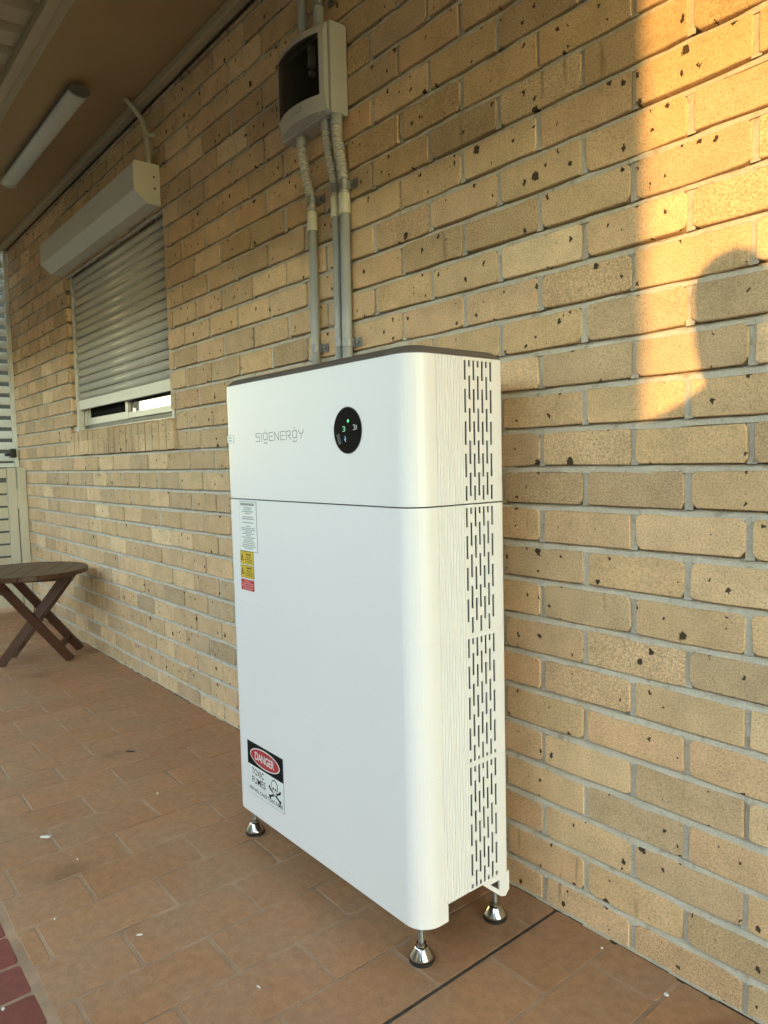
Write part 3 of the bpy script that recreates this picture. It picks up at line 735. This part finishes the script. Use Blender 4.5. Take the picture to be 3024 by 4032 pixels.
# round display
CX, CZ, DR = -.2105, 1.1555, .0505
disp = empty('display', (CX, YF, CZ)); disp.parent = cab; disp.matrix_parent_inverse = basis_inv(cab)
b = MB(); flat(b, ell(CX, CZ, DR+.0016, DR+.0016, 56), .0001, .0006); b.build('display_bezel', M['cap'], disp)
b = MB(); flat(b, ell(CX, CZ, DR, DR, 56), .0008, .0006); b.build('display_glass', M['black'], disp)
D = .0016
b = MB(); flat(b, ell(CX+.004, CZ+.0205, .0034, .0036, 14), D); b.build('status_light', M['green_led'], disp)
three = [(0, 1), (.8, 1), (.95, .85), (.95, .65), (.8, .52), (.3, .52), (.8, .52), (.95, .38), (.95, .15), (.8, 0), (0, 0)]
b = MB(); stroke(b, [(CX-.0165+px*.0085, CZ-.0015+pz*.0100) for px, pz in three], .0015, D); b.build('digit', M['mint_led'], disp)
b = MB(); stroke(b, [(CX+.0225+px*.0075, CZ+.0005+pz*.0100) for px, pz in three], .0013, D); stroke(b, [(CX+.0345, CZ+.001), (CX+.0345, CZ+.0095)], .0013, D); b.build('digit', M['white_led'], disp)
b = MB(); stroke(b, [(CX-.009, CZ-.013), (CX-.0055, CZ-.0185), (CX-.0105, CZ-.0195), (CX-.0065, CZ-.0245)], .0015, D); b.build('power_symbol', M['blue_led'], disp)
b = MB()
for i in range(8): stroke(b, [(CX-.040+.001*i, CZ-.010-.0028*i), (CX-.031+.0012*i, CZ-.0075-.0028*i)], .0008, D)
b.build('scale_ticks', M['print_grey'], disp)
# small stickers
def sticker(name, x0, x1, z0, z1, mat, label, edge=None):
    e = empty(name, ((x0+x1)/2, YF, (z0+z1)/2)); e.parent = cab; e.matrix_parent_inverse = basis_inv(cab); e['label'] = label
    if edge: b = MB(); flat(b, rect(x0-.0009, x1+.0012, z0-.0009, z1+.0009), .0001, .0002); b.build('edge_line', edge, e)
    b = MB(); flat(b, rect(x0, x1, z0, z1), .0004, .0002); b.build('sheet', mat, e); return e
e = sticker('serial_label', -.776, -.741, 1.146, 1.166, M['print_white'], 'tiny white label at the left edge of the inverter', M['print_grey'])
b = MB(); [flat(b, rect(-.768, -.752, z, z+.003), .0007) for z in (1.150, 1.158)]; b.build('print_line', M['print_grey'], e)
e = sticker('notice_label', -.7225, -.630, .8475, .983, M['print_white'], 'tall white notice covered in small print', M['print_black'])
b = MB(); rg = random.Random(3); z = .976
flat(b, rect(-.716, -.640, .9725, .9795), .0007); z = .9655
for ln in (.55, .5, .75, .4, 0, .7, .85, 0, .75, 0, .3, .92, .9, .5, .85, .3, .9, .55, .7, .8, .8, .92, .55):
    if ln:
        L = .080*ln; x = -.6765-L/2; xe = x+L
        while x < xe:
            q = min(rg.uniform(.004, .013), xe-x+.001); flat(b, rect(x, x+q, z, z+.0026), .0007); x += q+.0016
    z -= .0051
b.build('print_line', M['print_grey'], e)
for z0, z1, nm in ((.8105, .8455, 'upper yellow warning sticker with black triangle'), (.7725, .8065, 'lower yellow warning sticker with black triangle')):
    e = sticker('warning_sticker', -.7265, -.654, z0, z1, M['print_yellow'], nm, M['print_black'])
    b = MB(); stroke(b, [(-.7225, z0+.010), (-.7155, z0+.026), (-.7085, z0+.010), (-.7225, z0+.010)], .0014, .0007); stroke(b, [(-.7155, z0+.014), (-.7155, z0+.020)], .0013, .0007); b.build('warning_triangle', M['print_black'], e)
    b = MB(); flat(b, rect(-.694, -.667, z0+.0245, z0+.0295), .0007)
    for k, ln in enumerate((.030, .040, .036)): flat(b, rect(-.681-ln/2, -.681+ln/2, z0+.018-.006*k, z0+.0205-.006*k), .0007)
    b.build('print_line', M['print_olive'], e)
e = sticker('red_notice', -.7265, -.654, .7375, .7680, M['print_red'], 'small red notice with pale lettering')
b = MB()
for k, ln in enumerate((.034, .064, .066, .052)): flat(b, rect(-.690-ln/2, -.690+ln/2, .7615-.0068*k, .7655-.0068*k), .0007)
b.build('print_line', M['pink'], e)
# danger sign
dx0, dx1, dz0, dz1 = -.7275, -.5375, .1545, .3045
e = sticker('danger_sign', dx0, dx1, dz0, dz1, M['print_white'], 'danger toxic fumes sticker with skull and crossbones', M['print_black'])
b = MB(); flat(b, rect(dx0, dx1, .2385, dz1), .0007); b.build('black_header', M['print_black'], e)
b = MB(); flat(b, ell(-.6325, .2715, .0795, .0270), .0010); b.build('oval_rim', M['print_white'], e)
b = MB(); flat(b, ell(-.6325, .2715, .0755, .0238), .0013); b.build('red_oval', M['print_red'], e)
text('danger_lettering', 'DANGER', -.684, -.581, .2598, .2835, .0017, M['print_white'], e, bold=.018)
text('toxic_lettering', 'TOXIC', -.706, -.640, .2130, .2320, .0008, M['print_black'], e, bold=.008)
text('fumes_lettering', 'FUMES', -.706, -.633, .1880, .2075, .0008, M['print_black'], e, bold=.008)
text('fire_lettering', 'FIRE WILL CAUSE TOXIC FUMES', -.7215, -.5435, .1640, .1745, .0008, M['print_black'], e, bold=.012)
b = MB(); sx, sz = -.583, .2075
stroke(b, [(sx-.026, sz-.0045), (sx+.026, sz-.027)], .0055, .0008); stroke(b, [(sx-.026, sz-.027), (sx+.026, sz-.0045)], .0055, .0008)
for ax in (-.028, .028):
    for az in (-.0025, -.0290):
        flat(b, ell(sx+ax, sz+az+.0022, .0038, .0038, 10), .0008); flat(b, ell(sx+ax*.90, sz+az-.0015, .0036, .0036, 10), .00085)
b.build('crossbones', M['print_black'], e)
b = MB(); sk = [(0, .024), (.009, .0215), (.0145, .0135), (.0150, .004), (.0105, -.004), (.0095, -.0145), (.004, -.0185), (-.004, -.0185), (-.0095, -.0145), (-.0105, -.004), (-.0150, .004), (-.0145, .0135), (-.009, .0215)]
flat(b, [(sx+x*1.12, sz+z*1.08) for x, z in sk], .0011); b.build('skull_outline', M['print_black'], e)
b = MB(); flat(b, [(sx+x*.94, sz+.0005+z*.95) for x, z in sk], .0014); b.build('skull', M['print_white'], e)
b = MB()
for s_ in (-1, 1): flat(b, ell(sx+s_*.0058, sz+.0005, .0036, .0034, 12), .0018)
flat(b, [(sx, sz-.003), (sx+.002, sz-.0075), (sx-.002, sz-.0075)], .0018); stroke(b, [(sx-.006, sz-.0105), (sx-.002, sz-.0128), (sx+.002, sz-.0128), (sx+.006, sz-.0105)], .0012, .0018)
b.build('skull_features', M['print_black'], e)

# ================================================================== SWITCH ENCLOSURE AND CONDUITS
EX0, EX1, EZ0, EZ1 = -.982, -.703, 2.113, 2.374
enc = empty('switch_enclosure', ((EX0+EX1)/2, -.03, EZ0), 'pale grey electrical enclosure with smoked window high on the brick wall', 'enclosure')
b = MB(); b.box((EX0, -.0660, EZ0), (EX1, -.0035, EZ1), .006); b.build('back_box', M['enc'], enc)
def bulge(x, k=1.0):                                    # curved door, deepest in the middle
    t = (x-(EX0+EX1)/2)/((EX1-EX0)/2-.012); return -.082-.027*(1-t*t)*k
xs = [EX0+.012+(EX1-EX0-.024)*i/16 for i in range(17)]
WZ0, WZ1 = EZ0+.052, EZ1-.034; wi0, wi1 = 1, 15
b = MB()
lay = [(EZ0+.004, -.0665, 0), (EZ0+.010, None, .010), (WZ0, None, 0), (WZ1, None, 0), (EZ1-.010, None, .008), (EZ1-.004, -.0665, 0)]
rws = [[(x, (fy if fy is not None else bulge(x)+dy), z) for x in xs] for z, fy, dy in lay]
for k in range(len(rws)-1):
    for i in range(16):
        if k == 2 and wi0 <= i < wi1: continue
        b.face([rws[k][i], rws[k][i+1], rws[k+1][i+1], rws[k+1][i]])
for i in (0, 16): b.face([(xs[i], -.0665, EZ0+.004)]+[r_[i] for r_ in rws[1:5]]+[(xs[i], -.0665, EZ1-.004)])
# reveal round the window
dpt = .012
for i in range(wi0, wi1):
    for z in (WZ0, WZ1): b.face([(xs[i], bulge(xs[i]), z), (xs[i+1], bulge(xs[i+1]), z), (xs[i+1], bulge(xs[i+1])+dpt, z), (xs[i], bulge(xs[i])+dpt, z)])
for i in (wi0, wi1): b.face([(xs[i], bulge(xs[i]), WZ0), (xs[i], bulge(xs[i])+dpt, WZ0), (xs[i], bulge(xs[i])+dpt, WZ1), (xs[i], bulge(xs[i]), WZ1)])
b.build('door_frame', M['enc'], enc)
b = MB(); b.grid([[(xs[i], bulge(xs[i])+.0025, z) for i in range(wi0, wi1+1)] for z in (WZ0+.0005, WZ1-.0005)], smooth=True); b.build('smoked_window', M['smoke'], enc)
b = MB(); b.box((xs[wi0]+.002, -.0720, WZ0+.001), (xs[wi1]-.002, -.0665, WZ1-.001)); b.build('breaker_panel', M['inner'], enc)
for a, c, z0, z1 in ((-.784, -.766, 2.302, 2.320), (-.784, -.766, 2.258, 2.297), (-.783, -.767, 2.236, 2.250)):
    b = MB(); b.box((a, -.0905, z0), (c, -.0725, z1), .002); b.build('breaker', M['breaker'], enc)
b = MB(); xm = (EX0+EX1)/2+.02
for (xa, xb, za, zb_) in ((xm-.03, xm+.02, EZ0+.0265, EZ0+.0280), (xm+.019, xm+.0205, EZ0+.0282, EZ0+.050)):
    b.face([(xa, bulge(xa)-.0012, za), (xb, bulge(xb)-.0012, za), (xb, bulge(xb)-.0012, zb_), (xa, bulge(xa)-.0012, zb_)])
b.build('latch_line', M['endcap'], enc)

def corrugated(b, path, r0, r1, pitch=.0090):
    # resample the path by length and alternate the radius
    P = [Vector(p) for p in path]; pts = []; acc = 0
    cum = [0]
    for a, c in zip(P[:-1], P[1:]): cum.append(cum[-1]+(c-a).length)
    L = cum[-1]; n = int(L/pitch*4)
    for i in range(n+1):
        s_ = L*i/n; k = 0
        while k < len(cum)-2 and cum[k+1] < s_: k += 1
        u = (s_-cum[k])/(cum[k+1]-cum[k]); pts.append(P[k].lerp(P[k+1], u))
    b.tube(pts, [r1 if (i % 4) in (0, 1) else r0 for i in range(n+1)], 14, smooth=False)
def bez(p0, p1, p2, p3, n=18):
    o = []
    for i in range(n+1):
        t = i/n; o.append(tuple((1-t)**3*a+3*(1-t)**2*t*b_+3*(1-t)*t*t*c+t**3*d for a, b_, c, d in zip(p0, p1, p2, p3)))
    return o
def conduit(label, x, zc, xe, ye, ro, tabs, name='electrical_conduit'):
    """rigid pipe from behind the cabinet lid, cream coupling, corrugated hose to the enclosure"""
    y = -.0205
    c = empty(name, (x, y, 1.2), label, 'conduit', 'conduits between cabinet and enclosure')
    b = MB(); b.tube([(x-.006, y, 1.17), (x, y, zc)], ro, 18); b.build('pipe', M['conduit'], c)
    b = MB(); b.tube([(x, y, zc-.006), (x, y, zc-.004), (x, y, zc+.052), (x, y, zc+.054)], [ro+.0012, ro+.0027, ro+.0027, ro+.0012], 18); b.build('coupling', M['coupling'], c)
    b = MB(); corrugated(b, bez((x, y, zc+.050), (x, y, zc+.13), (xe, ye, EZ0-.11), (xe, ye, EZ0-.020)), ro-.0022, ro+.0016); b.build('corrugated_hose', M['hose'], c)
    b = MB(); b.tube([(xe, ye, EZ0-.030), (xe, ye, EZ0-.028), (xe, ye, EZ0+.002)], [ro+.001, ro+.0028, ro+.0028], 18); b.build('enclosure_connector', M['conduit'], c)
    for k, (zs, tab) in enumerate(tabs):
        b = MB(); n = 14; a0, r_ = 0, ro+.0024
        ring = [(x+(r_)*math.cos(R(180*i/n)), y-(r_)*math.sin(R(180*i/n))) for i in range(n+1)]
        ring = [(x+r_, -.003)]+ring+[(x-r_, -.003)]
        inn = [(x+(u-x)*(r_-.0012)/r_, y+(v-y)*(r_-.0012)/r_) if v < -.004 else (x+(u-x)*(r_-.0012)/r_, v) for u, v in ring]
        for A in (ring, inn): b.grid([[(u, v, zs-.0135) for u, v in A], [(u, v, zs+.0135) for u, v in A]], smooth=False)
        for zz in (zs-.0135, zs+.0135): b.grid([[(u, v, zz) for u, v in ring], [(u, v, zz) for u, v in inn]], smooth=False)
        if tab:
            tx = x+r_-.0012; b.box((tx, -.0062, zs-.013), (tx+.030, -.0044, zs+.013))
        sd = b.build('saddle', M['galv'], c)
        if tab:
            b = MB(); b.extrude([(tx+.017+.006*math.cos(R(60*q)), zs+.006*math.sin(R(60*q))) for q in range(6)], 1, -.0115, -.0063); b.build('screw', M['chrome'], sd)
    return c
conduit('grey conduit standing alone left of the pair above the battery cabinet', -.886, 1.828, -.905, -.040, .0145, ((1.452, True), (1.916, True)))
conduit('left of the two grey conduits running close together above the cabinet', -.755, 1.836, -.767, -.040, .0145, ((1.451, False), (1.916, False)))
conduit('right of the two grey conduits with saddle tab beside the open brick wall', -.7135, 1.836, -.7195, -.038, .0155, ((1.447, True), (1.913, True)))
for x, lab, cpl in ((-.890, 'left grey conduit leaving the top of the enclosure', 2.456), (-.802, 'right grey conduit leaving the top of the enclosure beside its clip', 2.44)):
    c = empty('supply_conduit', (x, -.03, EZ1), lab, 'conduit', 'conduits above the enclosure')
    b = MB(); b.tube([(x, -.032, EZ1-.002), (x, -.032, ZC+.01)], .0150, 18); b.build('pipe', M['conduit'], c)
    b = MB(); b.tube([(x, -.032, EZ1-.002), (x, -.032, EZ1+.006), (x, -.032, cpl-.03), (x, -.032, cpl-.028)], [.021, .021, .0190, .0152], 18); b.build('connector', M['conduit'], c)
    if x > -.85:
        b = MB(); b.tube([(x, -.032, 2.462), (x, -.032, 2.486)], .0178, 18); b.box((x+.0170, -.0085, 2.460), (x+.052, -.0045, 2.488)); sd = b.build('saddle', M['galv'], c)
        b = MB(); b.extrude([(x+.036+.007*math.cos(R(60*q)), 2.474+.007*math.sin(R(60*q))) for q in range(6)], 1, -.0135, -.0086); b.build('screw', M['chrome'], sd)

# ================================================================== FOLDING TABLE
TC = Vector((-3.30, -.37, 0)); TR, TZ = .322, .523
tb = empty('folding_table', TC, 'low round dark timber folding table with crossed legs by the wall', 'table')
dirv = Vector((-.21, .115, 0)).normalized(); perp = Vector((-dirv.y, dirv.x, 0))
nb = 7
for i in range(nb):                                     # boards of the round top
    a = -TR+2*TR*i/nb+.002; c = -TR+2*TR*(i+1)/nb-.002
    pts = []
    for k in range(9):
        v = a+(c-a)*k/8; h = math.sqrt(max(TR*TR-v*v, 0)); pts.append((v, h))
    for k in range(8, -1, -1):
        v = a+(c-a)*k/8; h = math.sqrt(max(TR*TR-v*v, 0)); pts.append((v, -h))
    if abs(pts[0][1]) < 1e-4: pts = pts[1:-1]
    W = lambda v, h, z: TC+perp*v+dirv*h+Vector((0, 0, z))
    b = MB(); r0 = [W(v, h, TZ-.024) for v, h in pts]; r1 = [W(v, h, TZ-.003) for v, h in pts]; r2 = [W(v*.996, h*.992, TZ) for v, h in pts]
    b.grid([r0, r1, r2], closed=True, smooth=False); b.cap(r0, True); b.cap(r2); b.build('top_board', M['wood'], tb)
b = MB()
for s_ in (-1, 1): b.bar(TC+dirv*.125*s_+perp*-.27+Vector((0, 0, TZ-.039)), TC+dirv*.125*s_+perp*.27+Vector((0, 0, TZ-.039)), .03, .029)
b.build('batten', M['wood'], tb)
P1 = Vector((-3.165, -.195, 0)); P2 = Vector((-3.285, -.540, 0)); off = dirv*.245
for s_, A, C_, nm in ((0, P1, P2, 'leg'), (1, P1, P2, 'leg')):
    sh_ = off*s_; ins = dirv*(.020 if s_ == 0 else -.020)
    b = MB(); b.bar(A+sh_+Vector((0, 0, .004)), C_+sh_+(A-C_)*.04+Vector((0, 0, TZ-.052)), .020, .046, upv=perp); b.build('leg', M['wood'], tb)
    b = MB(); b.bar(C_+sh_+ins*1.1+Vector((0, 0, .004)), A+sh_+ins*1.1+(C_-A)*.04+Vector((0, 0, TZ-.052)), .020, .046, upv=perp); b.build('leg', M['wood'], tb)
for f_, A, C_ in ((.16, P1, P2), (.16, P2, P1)):
    p_ = A.lerp(C_, f_)+Vector((0, 0, TZ*f_)); b = MB(); b.bar(p_+dirv*.021, p_+off-dirv*.021, .018, .034); b.build('stretcher', M['wood'], tb)

# ================================================================== SMALL LITTER ON THE FLOOR
def flake(name, x, y, size, mat, label, cat, seed, h=.0025, asp=1.0, rz=0):
    rg = random.Random(seed); n = 9; b = MB(); ring = []
    for i in range(n):
        a_ = 2*math.pi*i/n; r_ = size*rg.uniform(.6, 1.15); u, v = r_*math.cos(a_)*asp, r_*math.sin(a_)
        ring.append((x+u*math.cos(rz)-v*math.sin(rz), y+u*math.sin(rz)+v*math.cos(rz)))
    b.grid([[(u, v, .0008) for u, v in ring], [(x+(u-x)*.7, y+(v-y)*.7, .0008+h*rg.uniform(.6, 1.2)) for u, v in ring]], closed=True, smooth=False)
    b.cap([(x+(u-x)*.7, y+(v-y)*.7, .0008+h) for u, v in ring]); b.cap([(u, v, .0008) for u, v in ring], True)
    tag(b.build(name, mat), label, cat)
def floor_at(px, py):
    d = fw+rt*((px-1512)/FPX)-up*((py-2016)/FPX); t_ = -CAM.z/d.z; q = CAM+d*t_; return q.x, q.y
for i, (px, py, s_, mt, lab, cat, asp, rz) in enumerate((
    (180, 3296, .010, 'chip', 'pale dried splat on the pavers at the left of the floor', 'splat', 1.7, .9),
    (515, 2960, .006, 'twig', 'dark twig lying on the floor left of the cabinet', 'twig', 4.0, .8),
    (620, 3125, .0032, 'chip', 'white sliver on the pavers left of the danger sticker', 'sliver', 3.4, -.6),
    (551, 3683, .0026, 'chip', 'white sliver on the pavers below the left steel foot', 'sliver', 3.6, .9),
    (1017, 3888, .0022, 'chip', 'thin pale shred on the pavers at the lower middle of the floor', 'shred', 4.0, .2),
    (2622, 3918, .006, 'chip', 'white crumb close to the wall at the lower right corner', 'crumb', 1.3, 0),
    (2370, 3735, .003, 'chip', 'tiny white crumb by the wall right of the dark floor joint', 'crumb', 1.2, 0),
    (215, 3620, .0028, 'chip', 'tiny pale crumb near the red pavers, farther one', 'crumb', 1.2, 0),
    (12, 3975, .004, 'chip', 'pale crumb lying on a red paver', 'crumb', 1.3, 0),
    (305, 3560-175, .0026, 'chip', 'tiny pale crumb on the pavers right of the pale splat', 'crumb', 1.2, 0),
    (2800, 3935, .003, 'twig', 'small dark crumb against the wall at the right edge of the picture', 'crumb', 1.6, .5))):
    x, y = floor_at(px, py); flake({'splat': 'dried_splat', 'twig': 'twig', 'sliver': 'paint_sliver', 'shred': 'paper_shred', 'crumb': 'paint_crumb'}[cat], x, y, s_, M[mt], lab, cat, 40+i, asp=asp, rz=rz)

# ================================================================== PHOTOGRAPHER (out of view, casts the head shadow)
def person():
    el = math.tan(R(SUN_E))/math.cos(R(SUN_A)); D = 1.66
    hc = Vector((.440+D*math.tan(R(SUN_A)), -D, 1.352+D*el))           # centre of the head
    f = Vector((-math.sin(YAW), math.cos(YAW), 0)); s = Vector((f.y, -f.x, 0))   # facing, own right
    base = Vector((hc.x, hc.y, 0))-f*.05
    V, E, Rr = [], [], []
    def add(p, r_, par=None):
        V.append(p); Rr.append(r_ if isinstance(r_, tuple) else (r_, r_)); i = len(V)-1
        if par is not None: E.append((par, i))
        return i
    H = hc.z+.105
    W = lambda a, c, z: base+s*a+f*c+Vector((0, 0, z))
    pel = add(W(0, 0, H*.525), (.155, .105)); wst = add(W(0, .01, H*.62), (.135, .095), pel); chs = add(W(0, .0, H*.735), (.155, .105), wst)
    shc = add(W(0, -.005, H*.808), (.115, .075), chs); nk = add(W(0, .01, H*.853), .052, shc); hb = add(W(0, .035, H*.885), (.066, .078), nk)
    hm_ = add(hc+f*.012, (.064, .080), hb); ht = add(hc+Vector((0, 0, .055)), (.056, .068), hm_)
    hands = []
    for k in (-1, 1):
        a = add(W(k*.165, -.005, H*.795), (.062, .060), shc)
        el_ = add(W(k*.23, .09, H*.615), .043, a)
        tgt = CAM-fw*.052+rt*(.060*k)-up*.035
        wr = add(tgt-fw*.055-up*.035, .028, el_); pm = add(tgt-fw*.020-up*.010, (.030, .020), wr); hands.append((pm, tgt, k))
        h_ = add(W(k*.085, 0, H*.475), (.092, .09), pel); kn = add(W(k*.095, .02, H*.27), .058, h_); an = add(W(k*.10, -.01, H*.055), .040, kn)
        add(W(k*.105, .11, .036), (.040, .032), an)
    for pm, tgt, k in hands:
        for j in range(4):
            q = tgt+up*(.020-.020*j); a = add(q-fw*.012+rt*(k*.012), .0095, pm); c = add(q+fw*.010+rt*(k*.006), .0088, a); add(q+fw*.016-rt*(k*.018), .0080, c)
        a = add(tgt-fw*.022+rt*(-k*.002)-up*.012, .0100, pm); add(tgt-fw*.020-rt*(k*.026)+up*.004, .0088, a)
    me = bpy.data.meshes.new('person'); me.from_pydata(V, E, [])
    o = bpy.data.objects.new('person', me); COL.objects.link(o)
    md = o.modifiers.new('skin', 'SKIN'); md.use_smooth_shade = True
    sv = me.skin_vertices[0].data
    for i, r_ in enumerate(Rr): sv[i].radius = r_; sv[i].use_root = (i == pel)
    o.modifiers.new('sub', 'SUBSURF').levels = 2; o.modifiers['sub'].render_levels = 2
    dg = bpy.context.evaluated_depsgraph_get(); nm = bpy.data.meshes.new_from_object(o.evaluated_get(dg))
    bpy.data.objects.remove(o)
    nm.materials.clear()
    for q in ('skin', 'shirt', 'trouser', 'shoe'): nm.materials.append(M[q])
    for p in nm.polygons:
        c = p.center; p.use_smooth = True
        near = (c-CAM).length < .17
        p.material_index = 0 if (c.z > H*.845 or near) else 3 if c.z < .075 else 2 if c.z < H*.56 else 1
    body = bpy.data.objects.new('person', nm); COL.objects.link(body)
    tag(body, 'person in navy shirt and dark trousers holding up a phone to take the picture', 'person')
    b = MB()
    for k in range(7):
        th = math.pi/2*k/6
        pass
    rings = []
    for k in range(8):
        ph = R(4+12.2*k); rr = math.cos(ph); zz = math.sin(ph)
        rings.append([tuple(hc+Vector((0, 0, .022))+s*(.068*rr*math.cos(2*math.pi*j/20))+f*(.084*rr*math.sin(2*math.pi*j/20)-.012)+Vector((0, 0, .088*zz-(.045 if math.sin(2*math.pi*j/20) < .3 else -.012)*(1-zz)))) for j in range(20)])
    b.grid(rings, closed=True); b.cap(rings[-1]); b.build('hair', M['hair'], body)
    for k in (-1, 1):
        b = MB(); b.lathe(tuple(hc+f*.076+s*(.026*k)+Vector((0, 0, .002))), [(.003, -.006), (.009, -.003), (.010, 0), (.009, .003), (.003, .006)], 10); b.build('eye', M['hair'], body)
    b = MB(); n0 = hc+f*.080; b.tube([n0+Vector((0, 0, .004)), n0+f*.014+Vector((0, 0, -.026)), n0+f*.004+Vector((0, 0, -.036))], [.006, .012, .006], 10); b.build('nose', M['skin'], body)
    b = MB()
    c0_, ax = CAM-fw*.030, fw
    P = [c0_+rt*u+up*v for u, v in ((-.040, -.115), (.040, -.115), (.040, .045), (-.040, .045))]
    b.grid([[p for p in P], [p-ax*.009 for p in P]], closed=True, smooth=False); b.cap(P); b.cap([p-ax*.009 for p in P], True)
    tag(b.build('phone', M['black']), 'black phone held up by the photographer', 'phone')
person()
